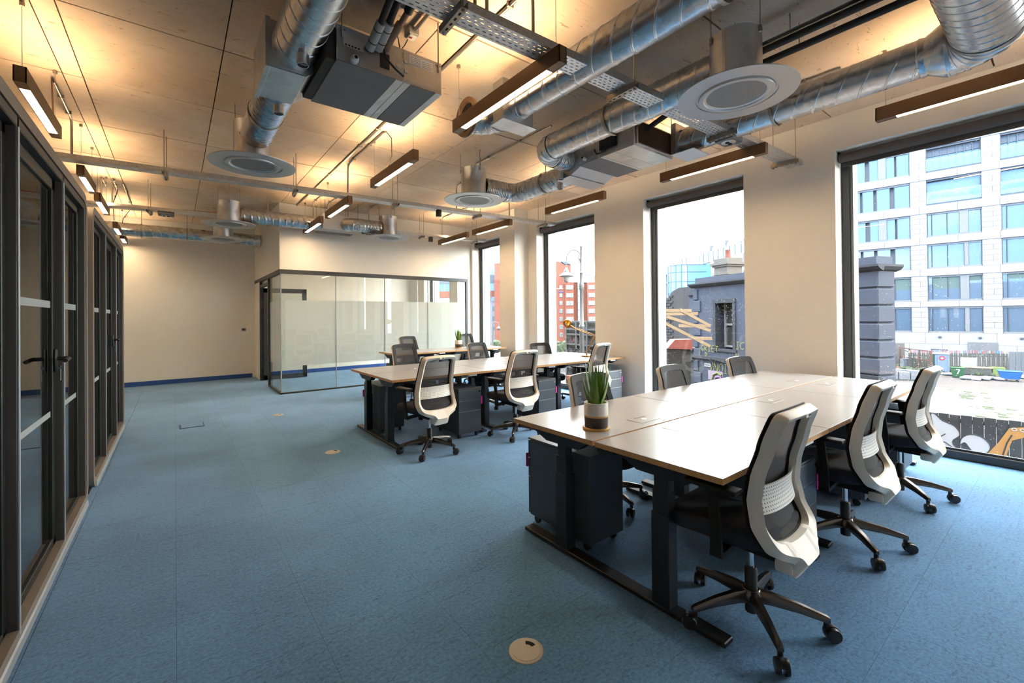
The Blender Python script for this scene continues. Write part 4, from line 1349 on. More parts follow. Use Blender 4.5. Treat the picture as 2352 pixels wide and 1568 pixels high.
th = duct('spiral_duct', 'long spiral duct hugging the back wall above the booths', [
    ('duct_run', lambda m: spiral(m, (-1.95, 10.95, 3.09), (1.49, 10.95, 3.09), 0.122, 0.13)),
    ('flexible_branch', lambda m: m.tube([(0.73, 9.94, 3.08), (0.74, 10.2, 3.09), (0.75, 10.5, 3.09), (0.75, 10.85, 3.09)], 0.10, 20)),
])
strap(th, -0.5, 10.95, 3.09, 0.126, 'x'); strap(th, 0.2, 10.95, 3.09, 0.126, 'x')

# fan coil units
def fan_coil(x0, x1, y0, y1, label, side):
    """side -1: service face towards -Y"""
    z0, z1 = CAMZ + 1.60, CAMZ + 1.83
    t = thing('fan_coil_unit', label, 'fan coil', (0, 0, 0), 0, 'ceiling fan coil units')
    b = MB(); b.box((x0, y0, z0 + 0.004), (x1, y1, z1), 0.003); b.build('casing', 'galv_flat', t)
    w = x1 - x0
    for k, (a_, c, m_) in enumerate(((0.0, 0.52, 'fcu'), (0.525, 0.60, 'galv_flat'), (0.604, 0.67, 'galv_flat'), (0.675, 0.93, 'fcu'), (0.934, 1.0, 'galv_flat')) if side < 0 else ((0, 0.30, 'galv_flat'), (0.305, 0.52, 'galv_flat'), (0.525, 0.58, 'diff'), (0.585, 1.0, 'fcu'))):
        p = MB()
        if side < 0: p.box((x0 + w * a_, y0 - 0.004, z0), (x0 + w * c, y1 + 0.004, z0 + 0.005), 0.001)
        else: p.box((x0 - 0.004, y0 + (y1 - y0) * a_, z0), (x1 + 0.004, y0 + (y1 - y0) * c, z0 + 0.005), 0.001)
        p.build('base_panel', m_, t)
    for xx in (x0 + 0.03, x1 - 0.03):
        for yy in (y0 - 0.012, y1 + 0.012):
            h = MB(); h.box((xx - 0.02, min(yy, yy * 1), z1 - 0.03), (xx + 0.02, yy + 0.012, z1 - 0.027)); rod(h, xx, yy, z1 - 0.08, ZC - 0.012, 0.005)
            h.build('hanger', 'rod', t)
    return t, z0, z1
t1, z0, z1 = fan_coil(0.80, 1.53, 2.785, 3.43, 'sheet metal fan coil unit with pipes and labels, left of the perforated tray', -1)
b = MB(); b.box((0.74, 2.80, z0 + 0.005), (0.80, 3.42, z1 - 0.02), 0.003); b.build('flexible_joint', 'lag', t1)
yf = 2.785
b = MB(); b.box((1.24, yf - 0.003, z0 + 0.02), (1.515, yf, z1 - 0.012), 0.001); b.build('service_panel', 'galv_flat', t1)
b = MB(); b.box((1.28, yf - 0.0045, z1 - 0.09), (1.46, yf - 0.003, z1 - 0.025)); pl_ = b.build('instruction_label', 'white_pl', t1)
for k in range(9):
    b = MB(); b.box((1.288 + 0.088 * (k % 2), yf - 0.0052, z1 - 0.084 + 0.006 * k), (1.365 + 0.088 * (k % 2), yf - 0.0045, z1 - 0.082 + 0.006 * k)); b.build('print_line', 'fcu', pl_)
b = MB(); b.box((0.84, yf - 0.0025, z1 - 0.125), (0.965, yf - 0.001, z1 - 0.045)); pl_ = b.build('data_label', 'lag_w', t1)
for k in range(5):
    b = MB(); b.box((0.85 + 0.02 * k, yf - 0.0032, z1 - 0.118), (0.862 + 0.02 * k, yf - 0.0025, z1 - 0.108)); b.build('print_mark', 'lag', pl_)
b = MB(); b.box((1.075, yf - 0.004, z0 + 0.05), (1.14, yf - 0.001, z0 + 0.15), 0.001); b.build('cable_opening', 'lag', t1)
for k in range(2):
    b = MB(); b.lathe([(0.0, -0.008), (0.016, -0.006), (0.018, 0.0)], (1.165 + 0.035 * k, yf, z0 + 0.10), 16, 'y', False); b.build('knockout', 'galv_flat', t1, 40)
for zz in (z0 + 0.07, z0 + 0.135):
    b = MB(); b.prism([(1.243, yf - 0.002, zz), (1.268, yf - 0.002, zz), (1.262, yf - 0.002, zz + 0.014), (1.245, yf - 0.002, zz + 0.02)], (0, -0.01, 0)); b.build('clip', 'white_pl', t1)
b = MB()
for k in range(8): b.lathe([(0.0, -0.003), (0.003, -0.002), (0.003, 0)], (1.232, yf, z0 + 0.02 + 0.025 * k), 6, 'y', False)
for k in range(7): b.lathe([(0.0, -0.003), (0.003, -0.002), (0.003, 0)], (0.84 + 0.065 * k, yf, z0 + 0.015), 6, 'y', False)
stuff(b.build('screw_heads', 'chrome', t1))
s = MB(); s.lathe([(0.0, -0.045), (0.014, -0.043), (0.017, -0.03), (0.026, -0.024), (0.026, 0.0)], (0.905, yf, z0 + 0.035), 18, 'y', False); s.build('sensor_cup', 'white_pl', t1, 50)
s = MB(); s.lathe([(0.0, -0.046), (0.011, -0.045)], (0.905, yf, z0 + 0.035), 14, 'y', False); s.build('sensor_eye', 'dark', t1)
# pipework into the unit
for k, (xx, zz, r, lab) in enumerate(((1.005, z1 - 0.07, 0.019, 'black lagged pipe into the fan coil unit, left of two'), (1.058, z1 - 0.05, 0.021, 'black lagged pipe into the fan coil unit, right of two'))):
    t = thing('lagged_pipe', lab, 'pipe', (0, 0, 0), 0, 'black lagged pipes')
    s = MB(); s.tube([(xx, -2.5, zz + 0.12), (xx, 2.2, zz + 0.12), (xx, 2.45, zz + 0.10), (xx, 2.62, zz + 0.03)], r, 12); s.build('pipe_run', 'lag', t, 50)
    s = MB(); s.tube([(xx, 2.58, zz + 0.045), (xx, 2.775, zz - 0.02)], r * 1.5, 14); s.build('pale_sleeve', 'lag_w', t, 50)
    for q in (0.25, 0.7):
        p = Vector((xx, 2.58, zz + 0.045)).lerp(Vector((xx, 2.775, zz - 0.02)), q); dd = Vector((0, 0.195, -0.065)).normalized()
        s = MB(); s.tube([p - dd * 0.003, p + dd * 0.003], r * 1.56, 14); s.build('cable_tie', 'black_pl', t, 50)
t = thing('drain_pipe', 'brown drain pipe with a black coupling above the fan coil unit', 'pipe', (0, 0, 0))
s = MB(); s.tube([(1.16, -2.5, z1 + 0.12), (1.155, 2.25, z1 + 0.12), (1.15, 2.42, z1 + 0.08)], 0.02, 12); s.build('pipe_run', 'lag', t, 50)
s = MB(); s.tube([(1.15, 2.40, z1 + 0.085), (1.145, 2.50, z1 + 0.055)], 0.027, 14); s.build('coupling', 'black_pl', t, 50)
s = MB(); s.tube([(1.145, 2.49, z1 + 0.058), (1.135, 2.6, z1 + 0.02)], 0.018, 12); s.tube([(1.135, 2.59, z1 + 0.025), (1.115, 2.70, z1 - 0.02), (1.112, 2.775, z1 - 0.05)], 0.026, 12); s.build('hose', mat('brown_hose', (140, 112, 92), 0.7), t, 50)
s = MB(); rod(s, 1.15, 2.36, z1 + 0.1, ZC - 0.012, 0.004); s.build('hanger', 'rod', t)
t = thing('looped_cable', 'black cable looping across the face of the fan coil unit', 'cable', (0, 0, 0))
s = MB(); s.tube([(1.095, 2.765, z1 - 0.07), (1.10, 2.75, z1 - 0.12), (1.125, 2.745, z0 + 0.08), (1.17, 2.75, z0 + 0.05), (1.235, 2.772, z0 + 0.035)], 0.007, 8); s.build('cable', 'lag', t, 60)
t = thing('spur_box', 'grey fused spur box on the concrete beside the fan coil unit', 'socket', (1.38, 2.95, ZC - 0.012))
s = MB(); s.box((-0.04, -0.045, -0.055), (0.04, 0.045, 0), 0.005); s.build('box', 'lag_w', t)
s = MB(); s.box((-0.03, -0.035, -0.062), (0.03, 0.035, -0.055), 0.002); s.build('face', 'white_pl', t)
s = MB(); s.box((-0.02, -0.005, -0.066), (0.0, 0.01, -0.062)); s.build('rocker', 'red', t)
s = MB(); s.tube([(0.0, 0.045, -0.03), (-0.03, 0.06, -0.10), (-0.09, 0.0, -0.19), (-0.15, -0.10, -0.17), (-0.19, -0.15, -0.12)], 0.004, 6); s.build('flex', 'cable', t, 60)
s = MB(); s.tube([(0.005, -0.045, -0.028), (0.02, -5.0, -0.028)], 0.013, 10); s.build('conduit', 'conduit', t, 60)
# rectangular duct with a slotted rail, above the pipes
t = thing('rectangular_duct', 'flat galvanised duct above the pipes, beside the wide spiral duct', 'duct', (0, 0, 0))
s = MB(); s.box((0.80, -2.5, CAMZ + 1.93), (1.10, 2.92, CAMZ + 2.06), 0.003); s.build('duct_run', 'galv_flat', t)
s = MB(); s.box((1.10, -2.5, CAMZ + 1.95), (1.145, 2.6, CAMZ + 1.99), 0.002); s.build('slotted_rail', 'tray', t)
for yy in (1.2, 2.5):
    s = MB(); s.box((0.78, yy - 0.02, CAMZ + 1.905), (1.16, yy + 0.02, CAMZ + 1.93), 0.002); rod(s, 0.785, yy, CAMZ + 1.92, ZC - 0.012); rod(s, 1.155, yy, CAMZ + 1.92, ZC - 0.012); s.build('cradle', 'rod', t)

t2, z0, z1 = fan_coil(3.42, 4.06, 2.52, 3.23, 'fan coil unit with a brown filter face near the window wall', 1)
b = MB(); b.box((3.45, 2.505, z0 + 0.02), (4.05, 2.52, z1 + 0.02), 0.002); ff = b.build('filter_frame', 'galv_flat', t2)
b = MB()
for k in range(28):
    xx = 3.47 + 0.02 * k
    b.prism([(xx, 2.505, z0 + 0.035), (xx + 0.019, 2.505, z0 + 0.035), (xx + 0.0095, 2.493, z0 + 0.035)], (0, 0, z1 - z0 - 0.03))
stuff(b.build('filter_pleats', mat('brown_filter', (92, 70, 54), 0.9), t2))
s = MB(); s.lathe([(0.0, -0.05), (0.014, -0.047), (0.017, -0.03), (0.027, -0.024), (0.027, 0.0)], (3.42, 3.13, z0 + 0.05), 18, 'x', False); s.build('sensor_cup', 'white_pl', t2, 50)
s = MB(); s.lathe([(0.0, -0.0515), (0.011, -0.05)], (3.42, 3.13, z0 + 0.05), 14, 'x', False); s.build('sensor_eye', 'dark', t2)
s = MB(); s.box((3.39, 2.72, z0 + 0.06), (3.42, 2.92, z1 - 0.03), 0.004); s.build('control_box', 'lag', t2)
s = MB(); s.tube([(3.40, 2.78, z0 + 0.08), (3.38, 2.84, z0 + 0.03), (3.40, 2.96, z0 + 0.04), (3.41, 3.0, z0 + 0.1)], 0.006, 8); s.build('cable', 'lag', t2, 60)
s = MB(); s.prism([(3.46, 3.23, z0 + 0.01), (3.46, 3.23, z1), (3.46, 3.58, z1), (3.46, 3.58, z0 - 0.05), (3.46, 3.40, z0 - 0.055)], (0.56, 0, 0)); s.build('plenum', 'diff', t2)
s = MB(); s.box((3.445, 3.385, z0 - 0.063), (4.035, 3.60, z0 - 0.055), 0.002); s.build('plenum_base', 'diff', t2)
port(t2, 3.42, 3.50, z0 + 0.0); port(t2, 3.62, 3.72, z0 - 0.02)
t3, z0, z1 = fan_coil(2.08, 2.72, 8.12, 8.70, 'far fan coil unit half hidden behind the last tray', 1)
s = MB(); s.prism([(2.05, 8.02, z0 - 0.03), (2.05, 8.12, z0 + 0.01), (2.05, 8.12, z1), (2.05, 8.02, z1)], (0.5, 0, 0)); s.build('plenum', 'diff', t3)
s = MB(); s.tube([(2.55, 7.98, z0 + 0.08), (2.9, 7.9, z0 + 0.04), (3.0, 7.9, z0 + 0.02)], 0.06, 14); s.build('foil_branch', 'galv', t3, 60)
b = MB(); b.box((2.50, 8.0, z0 + 0.0), (2.56, 8.06, z0 + 0.09), 0.004); b.build('valve_box', mat('green_valve', (120, 160, 150), 0.5), t3)

# ------------------------------------------------------------------ black pipes above the largest diffuser
for k, (xx, lab) in enumerate(((3.42, 'black lagged pipe close to the largest diffuser, inner of the pair'), (3.585, 'black lagged pipe close to the largest diffuser, outer of the pair'))):
    t = thing('lagged_pipe', lab, 'pipe', (0, 0, 0), 0, 'black lagged pipes')
    s = MB(); s.tube([(xx, -2.5, CAMZ + 1.93), (xx, 1.55, CAMZ + 1.93), (xx, 2.2, CAMZ + 1.86), (xx, 2.50, CAMZ + 1.78)], 0.024, 12); s.build('pipe_run', 'lag', t, 50)
    for yy in (0.3, 1.2):
        s = MB(); rod(s, xx, yy, CAMZ + 1.93, ZC - 0.012, 0.004); s.build('hanger', 'rod', t)
    if k == 0:
        s = MB(); s.box((xx - 0.05, -2.5, CAMZ + 1.962), (xx + 0.03, 1.6, CAMZ + 1.966)); s.build('carrier_strip', 'rod', t)
t = thing('threaded_rod', 'bare threaded rod dangling from the slab above the largest diffuser', 'rod', (2.62, 1.08, ZC - 0.012))
s = MB(); rod(s, 0, 0, -0.30, 0, 0.005); s.lathe([(0.009, -0.14), (0.009, -0.125)], (0, 0, 0), 6); s.build('rod', 'rod', t)

# ------------------------------------------------------------------ perforated cable trays
TZ = CAMZ + 1.655
def tray(p0, p1, label, brackets, w=0.152, phase=0.0):
    p0 = Vector(p0); p1 = Vector(p1); L_ = (p1 - p0).length
    ang = math.atan2(p1.y - p0.y, p1.x - p0.x)
    t = thing('cable_tray', label, 'cable tray', (p0.x, p0.y, TZ), ang, 'perforated cable trays')
    m = MB(); h = 0.05
    rows = 5; sl, sw, pitch = 0.024, 0.0075, 0.046
    ysl = [(-w / 2 + 0.02 + (w - 0.04) * k / (rows - 1)) for k in range(rows)]
    def quad(x0, x1, y0, y1):
        m.poly([(x0, y0, 0), (x1, y0, 0), (x1, y1, 0), (x0, y1, 0)])
    edges = [-w / 2] + [v for y in ysl for v in (y - sw / 2, y + sw / 2)] + [w / 2]
    for k in range(0, len(edges) - 1, 2):
        quad(0, L_, edges[k], edges[k + 1])
    for k, y in enumerate(ysl):
        x = -pitch * (0.5 if k % 2 else 0.0)
        while x < L_:
            a_, b_ = max(0, x + sl), min(L_, x + pitch)
            if b_ > a_: quad(a_, b_, y - sw / 2, y + sw / 2)
            x += pitch
    for s in (-1, 1):
        m.poly([(0, s * w / 2, 0), (L_, s * w / 2, 0), (L_, s * w / 2, h), (0, s * w / 2, h)])
        m.poly([(0, s * w / 2, h), (L_, s * w / 2, h), (L_, s * (w / 2 - 0.01), h), (0, s * (w / 2 - 0.01), h)])
    o = m.build('tray_run', 'tray', t)
    md = o.modifiers.new('sheet', 'SOLIDIFY'); md.thickness = 0.0013; md.offset = 1
    for bx in brackets:
        x = (bx - p0.x) / cos(ang)
        c = MB()
        c.box((x - 0.02, -w / 2 - 0.055, -0.041), (x + 0.02, w / 2 + 0.055, -0.0385)); c.box((x - 0.0205, -w / 2 - 0.055, -0.041), (x - 0.018, w / 2 + 0.055, -0.001)); c.box((x + 0.018, -w / 2 - 0.055, -0.041), (x + 0.0205, w / 2 + 0.055, -0.001))
        b_ = c.build('bracket', 'rod', t)
        for k in range(4):
            yy = -0.075 + 0.05 * k
            sm = MB(); sm.box((x - 0.006, yy - 0.012, -0.0415), (x + 0.006, yy + 0.012, -0.0408)); sm.build('slot', 'dark', b_)
        for s in (-1, 1):
            r_ = MB(); rod(r_, x, s * (w / 2 + 0.035), -0.055, ZC - 0.012 - TZ, 0.0045); r_.lathe([(0.011, -0.052), (0.011, -0.042)], (x, s * (w / 2 + 0.035), 0), 6)
            r_.build('threaded_rod', 'rod', t)
    return t
tr1 = tray((-0.4, 2.125), (5.53, 1.905), 'wide looking perforated tray crossing above the front desks to the window wall', [-0.1, 1.21, 2.60, 3.97, 5.25])
tr2 = tray((-1.0, 6.36), (5.5, 5.85), 'perforated tray crossing the room over the second desk row', [-0.08, 1.24, 2.56, 3.92, 5.25])
tr3 = tray((-1.0, 8.66), (5.45, 8.02), 'farthest perforated tray, just before the glazed corner room', [-0.3, 1.27, 2.55, 4.0, 5.2])
def on_tray(p0, p1, x): return p0[1] + (p1[1] - p0[1]) * (x - p0[0]) / (p1[0] - p0[0])
T1, T2, T3 = ((-0.4, 2.125), (5.53, 1.905)), ((-1.0, 6.36), (5.5, 5.85)), ((-1.0, 8.66), (5.45, 8.02))
# cables lying in the trays
t = thing('tray_cable', 'red cable lying along the farthest tray', 'cable', (0, 0, 0))
s = MB(); s.tube([(x, on_tray(*T3, x) - 0.04 + 0.01 * sin(x * 5), TZ + 0.055 + 0.008 * sin(x * 3)) for x in [0.1 + 0.15 * k for k in range(28)]], 0.005, 6); s.build('cable', 'red', t, 60)
t = thing('tray_cable', 'red cable lying in the tray above the front desks', 'cable', (0, 0, 0))
s = MB(); s.tube([(x, on_tray(*T1, x) - 0.01 + 0.01 * sin(x * 7), TZ + 0.006) for x in [-0.3 + 0.2 * k for k in range(28)]], 0.004, 6); s.build('cable', 'red', t, 60)
t = thing('tray_cable', 'black cable lying in the tray above the front desks', 'cable', (0, 0, 0))
s = MB(); s.tube([(x, on_tray(*T1, x) + 0.035 + 0.01 * sin(x * 5), TZ + 0.008) for x in [-0.3 + 0.2 * k for k in range(28)]], 0.006, 6); s.build('cable', 'lag', t, 60)

# twin-spot emergency lights under the trays
for x, T, lab in ((3.98, T1, 'twin spot emergency light under the tray near the window wall'), (-0.22, T3, 'twin spot emergency light under the farthest tray, by the booths'), (2.82, T3, 'twin spot emergency light under the farthest tray, mid room')):
    t = thing('emergency_light', lab, 'light fitting', (x + 0.12, on_tray(*T, x), TZ - 0.0), 0, 'twin spot emergency lights')
    s = MB(); s.box((-0.10, -0.085, -0.05), (0.10, 0.085, -0.002), 0.006); s.build('housing', 'fcu', t)
    s = MB(); s.lathe([(0.062, -0.0505), (0.05, -0.056), (0.0, -0.057)], (0, 0, 0), 28, 'z', False); s.build('bezel', 'galv_flat', t, 40)
    for q in (-1, 1):
        s = MB(); s.lathe([(0.018, -0.056), (0.016, -0.064), (0.0, -0.064)], (q * 0.026, 0, 0), 16, 'z', False); s.build('spot', 'dark', t, 40)
for x, T, lab in ((3.23, T2, 'small dark speaker cube under the second tray'), (4.18, T3, 'small dark speaker cube under the farthest tray')):
    t = thing('tray_speaker', lab, 'speaker', (x, on_tray(*T, x) - 0.03, TZ), 0, 'small speakers under the trays')
    s = MB(); s.box((-0.035, -0.035, -0.105), (0.035, 0.035, -0.002), 0.008, seg=2); s.build('case', 'black_pl', t, 40)
    s = MB(); s.lathe([(0.026, -0.107), (0.024, -0.1055)], (0, 0, 0), 16); s.build('grille', 'lag_w', t, 40)

# ------------------------------------------------------------------ conduits on the slab and their drops
cz = ZC - 0.03
t = thing('conduit', 'long steel conduit running along the slab from the perforated tray towards the back', 'conduit', (0, 0, 0))
s = MB(); s.tube([(1.79, -2.5, cz), (1.79, 8.78, cz)], 0.013, 10); s.build('pipe_run', 'conduit', t, 60)
for yy in (0.5, 2.3, 3.5, 4.7, 5.3, 6.6, 7.8):
    b = MB(); b.box((1.765, yy - 0.01, cz - 0.016), (1.815, yy + 0.01, ZC - 0.012), 0.002); b.build('saddle', 'rod', t)
def drop(label, pts, tail=None, r=0.011):
    t = thing('conduit', label, 'conduit', (0, 0, 0), 0, 'conduit drops')
    P = [Vector(p) for p in pts]
    Q = [P[0]]
    for k in range(1, len(P) - 1):
        a_, b_ = (P[k - 1] - P[k]).normalized(), (P[k + 1] - P[k]).normalized()
        R_ = min(0.09, (P[k - 1] - P[k]).length * 0.45, (P[k + 1] - P[k]).length * 0.45)
        for q in range(5):
            u = q / 4
            Q.append((P[k] + a_ * R_) * (1 - u) ** 2 + P[k] * 2 * u * (1 - u) + (P[k] + b_ * R_) * u * u)
    Q.append(P[-1])
    s = MB(); s.tube(Q, r, 9); s.build('pipe_run', 'conduit', t, 60)
    for q in (0.35, 0.8):
        p = P[0].lerp(P[1], q)
        if abs(p.z - cz) < 0.05:
            b = MB(); b.box((p.x - 0.022, p.y - 0.01, cz - 0.014), (p.x + 0.022, p.y + 0.01, ZC - 0.012), 0.002); b.build('saddle', 'rod', t)
    if tail:
        s = MB(); s.tube(tail, 0.006, 7); s.build('flex', 'cable', t, 60)
    return t
y2 = lambda x: on_tray(*T2, x)
y3 = lambda x: on_tray(*T3, x)
y1 = lambda x: on_tray(*T1, x)
drop('bent conduit beside the long one, dropping to the second tray', [(1.87, 4.75, cz), (1.87, y2(1.9) - 0.1, cz), (1.87, y2(1.9) - 0.09, TZ + 0.05)],
     [(1.87, 4.75, cz), (1.89, 4.72, cz), (1.95, 4.72, cz - 0.06), (1.955, 4.73, cz - 0.25), (1.90, 4.80, LZ + 0.10)])
drop('bright bent conduit above the nearest booth, dropping to a lamp end', [(-0.83, 5.45, cz), (-0.84, 6.35, cz), (-0.84, y2(-0.84) + 0.0, TZ + 0.04)],
     [(-0.83, 5.45, cz), (-0.83, 5.36, cz - 0.005), (-0.82, 5.30, cz - 0.06), (-0.81, 5.28, cz - 0.3), (-0.80, 5.22, LZ + 0.10)])
drop('left conduit of the pair above the farther booth', [(-0.84, 9.25, cz), (-0.84, y3(-0.84), cz), (-0.84, y3(-0.84), TZ + 0.04)])
drop('right conduit of the pair above the farther booth', [(-0.72, 9.30, cz), (-0.72, y3(-0.72), cz), (-0.72, y3(-0.72), TZ + 0.04)],
     [(-0.72, 9.30, cz), (-0.72, 9.38, cz - 0.01), (-0.74, 9.42, cz - 0.08), (-0.78, 9.45, cz - 0.2), (-0.79, 9.72, LZ + 0.10)])
drop('thin conduit running back along the slab to the last booth lamps', [(-0.62, 8.9, cz), (-0.62, 10.6, cz), (-0.63, 10.66, cz - 0.02)],
     [(-0.63, 10.66, cz - 0.02), (-0.68, 10.78, cz - 0.08), (-0.76, 10.88, cz - 0.2), (-0.79, 10.92, LZ + 0.1)])
for x, lab in ((1.35, 'conduit drop into the front tray, first left of the large linear lamp'), (1.43, 'conduit drop into the front tray, second left of the large linear lamp'), (1.77, 'conduit drop into the front tray, nearest the large linear lamp')):
    drop(lab, [(x, 1.0, cz), (x, y1(x), cz), (x, y1(x), TZ + 0.03)], [(x, y1(x) - 0.02, TZ + 0.06), (x + 0.06, y1(x) - 0.03, TZ + 0.08), (1.88, 1.98, LZ + 0.105)] if x > 1.7 else None)
for x, lab in ((1.13 + 0.85, 'conduit drop behind the farthest tray, left of three'), (2.17 + 0.05, 'conduit drop behind the farthest tray, middle of three'), (2.95, 'conduit drop behind the farthest tray, right of three')):
    drop(lab, [(x, 7.6, cz), (x, y3(x), cz), (x, y3(x), TZ + 0.03)])
for x, yy0, lab in ((3.55, 5.2, 'conduit drop to the second tray under the middle diffuser, inner one'), (4.55, 5.3, 'conduit drop to the second tray beside the window lamps')):
    drop(lab, [(x, yy0, cz), (x, y2(x), cz), (x, y2(x), TZ + 0.03)])
drop('steel conduit fixed to the slab behind the middle diffuser', [(3.28, 3.5, cz), (3.28, 5.0, cz), (3.28, 5.02, cz - 0.02)])
drop('short conduit before the last window lamp', [(4.45, 6.8, cz), (4.45, y3(4.45), cz), (4.45, y3(4.45), TZ + 0.03)])
drop('conduit drop to the tray beside the lamp over the painted-house window', [(4.5, 1.2, cz), (4.5, y1(4.5), cz), (4.5, y1(4.5), TZ + 0.03)],
     [(4.5, y1(4.5), TZ + 0.05), (4.53, y1(4.5) - 0.03, TZ + 0.09), (4.56, 1.85, LZ + 0.105)])
# ------------------------------------------------------------------ outside
ZGD = -5.7
EXT_DIM = 0.19  # outdoor colours darkened to offset the strong sky; light balance put into colour
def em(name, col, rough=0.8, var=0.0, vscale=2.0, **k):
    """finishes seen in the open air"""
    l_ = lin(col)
    c = tuple(255 * (12.92 * v if v <= 0.0031308 else 1.055 * v ** (1 / 2.4) - 0.055) for v in (x * EXT_DIM for x in l_[:3]))
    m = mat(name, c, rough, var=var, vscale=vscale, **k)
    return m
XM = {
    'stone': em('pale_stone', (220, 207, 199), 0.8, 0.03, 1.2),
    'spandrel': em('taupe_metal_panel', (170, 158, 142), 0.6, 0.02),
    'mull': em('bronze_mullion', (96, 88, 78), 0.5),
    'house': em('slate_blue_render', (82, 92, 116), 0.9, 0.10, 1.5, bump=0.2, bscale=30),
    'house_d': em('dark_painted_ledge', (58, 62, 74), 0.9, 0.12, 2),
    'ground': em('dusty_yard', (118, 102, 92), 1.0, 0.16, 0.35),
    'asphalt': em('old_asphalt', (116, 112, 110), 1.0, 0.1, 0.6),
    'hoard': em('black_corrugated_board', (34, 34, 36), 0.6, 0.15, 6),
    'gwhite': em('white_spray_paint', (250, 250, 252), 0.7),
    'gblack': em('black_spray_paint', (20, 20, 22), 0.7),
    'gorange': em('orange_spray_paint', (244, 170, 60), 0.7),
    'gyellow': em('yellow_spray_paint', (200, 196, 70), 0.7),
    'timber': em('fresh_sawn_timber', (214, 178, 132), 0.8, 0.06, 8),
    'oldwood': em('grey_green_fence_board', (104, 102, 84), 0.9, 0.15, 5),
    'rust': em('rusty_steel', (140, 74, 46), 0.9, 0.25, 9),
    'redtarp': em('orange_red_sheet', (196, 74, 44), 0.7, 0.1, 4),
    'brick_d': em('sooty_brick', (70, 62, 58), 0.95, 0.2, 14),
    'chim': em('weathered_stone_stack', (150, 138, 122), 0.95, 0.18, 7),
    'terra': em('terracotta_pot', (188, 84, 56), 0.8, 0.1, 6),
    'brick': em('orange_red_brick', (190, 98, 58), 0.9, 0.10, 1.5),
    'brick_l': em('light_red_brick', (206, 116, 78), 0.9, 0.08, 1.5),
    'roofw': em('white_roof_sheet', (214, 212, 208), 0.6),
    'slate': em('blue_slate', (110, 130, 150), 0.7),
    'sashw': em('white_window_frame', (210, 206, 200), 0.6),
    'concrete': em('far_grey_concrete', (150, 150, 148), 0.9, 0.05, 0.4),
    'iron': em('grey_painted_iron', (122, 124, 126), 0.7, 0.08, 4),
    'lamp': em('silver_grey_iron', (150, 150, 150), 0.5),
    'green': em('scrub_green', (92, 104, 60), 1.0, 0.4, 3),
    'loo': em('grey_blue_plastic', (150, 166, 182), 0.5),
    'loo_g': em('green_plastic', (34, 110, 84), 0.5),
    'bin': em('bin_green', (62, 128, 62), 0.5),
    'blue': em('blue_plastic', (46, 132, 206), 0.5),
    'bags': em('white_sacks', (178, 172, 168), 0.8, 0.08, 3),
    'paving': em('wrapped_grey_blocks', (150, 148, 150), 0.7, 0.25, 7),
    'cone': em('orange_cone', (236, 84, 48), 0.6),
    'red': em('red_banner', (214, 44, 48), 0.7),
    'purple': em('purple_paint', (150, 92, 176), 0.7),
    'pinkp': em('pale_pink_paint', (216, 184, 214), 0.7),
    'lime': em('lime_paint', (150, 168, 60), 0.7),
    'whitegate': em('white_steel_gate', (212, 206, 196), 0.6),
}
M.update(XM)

def refl_mat(name, base, f):
    """mirror-coated glazing"""
    m, t, b = newmat(name)
    b.inputs['Base Color'].default_value = lin(base); b.inputs['Roughness'].default_value = 0.35
    gl = t.nodes.new('ShaderNodeBsdfGlossy'); gl.inputs['Roughness'].default_value = 0.02; gl.inputs['Color'].default_value = (1, 1, 1, 1)
    mx = t.nodes.new('ShaderNodeMixShader'); mx.inputs['Fac'].default_value = f
    t.links.new(b.outputs[0], mx.inputs[1]); t.links.new(gl.outputs[0], mx.inputs[2]); t.links.new(mx.outputs[0], t.nodes['Material Output'].inputs['Surface'])
    return m
M['offglass'] = refl_mat('office_block_glass', (44, 54, 60), 0.028)
M['towerglass'] = refl_mat('blue_tower_glass', (70, 110, 138), 0.022)
M['greenglass'] = refl_mat('sea_green_glass', (44, 62, 62), 0.03)
M['houseglass'] = refl_mat('old_sash_glass', (40, 38, 34), 0.02)
M['balu'] = glass('balustrade_glass', (0.86, 0.93, 0.94), 1.6)

# ground and the rest of this building (seen only in reflections)
struct(MB().box((5.9, -60, ZGD - 0.4), (260, 220, ZGD)).build('ground', 'ground'))
wb = MB()
wb.box((-16, -40, ZGD), (5.97, 34, -0.36)); wb.box((-16, -40, 3.81), (5.97, 34, 8.5)); wb.box((-16, -40, -0.36), (-2.21, 34, 3.81))
wb.box((-2.21, -40, -0.36), (5.97, -3.21, 3.81)); wb.box((-2.21, 12.11, -0.36), (5.97, 34, 3.81))
struct(wb.build('wall_outer', 'stone'))

# ---------------- office block across the yard
ob = thing('office_block', 'pale stone office block with bronze framed glazing across the yard', 'building', (79.02, 12.19, 0), radians(-82))
rows = [(19.9, 23.2), (15.55, 18.95), (11.3, 14.5), (7.15, 10.4), (2.85, 6.2), (-1.3, 2.1)]
bays = [(-14.5, -9.45), (-7.9, -1.29), (0.3, 5.3), (6.9, 11.9), (13.5, 18.5)]
S0, S1 = -16.0, 20.0
core = MB(); core.box((S0, 0.75, ZGD), (S1, 14, 25.6)); core.build('core', 'spandrel', ob)
piers = [(S0, bays[0][0])] + [(bays[k][1], bays[k + 1][0]) for k in range(4)] + [(bays[-1][1], S1)]
zb = sorted([(-1.3, -1.3)] + [(rows[k + 1][1], rows[k][0]) for k in range(5)])
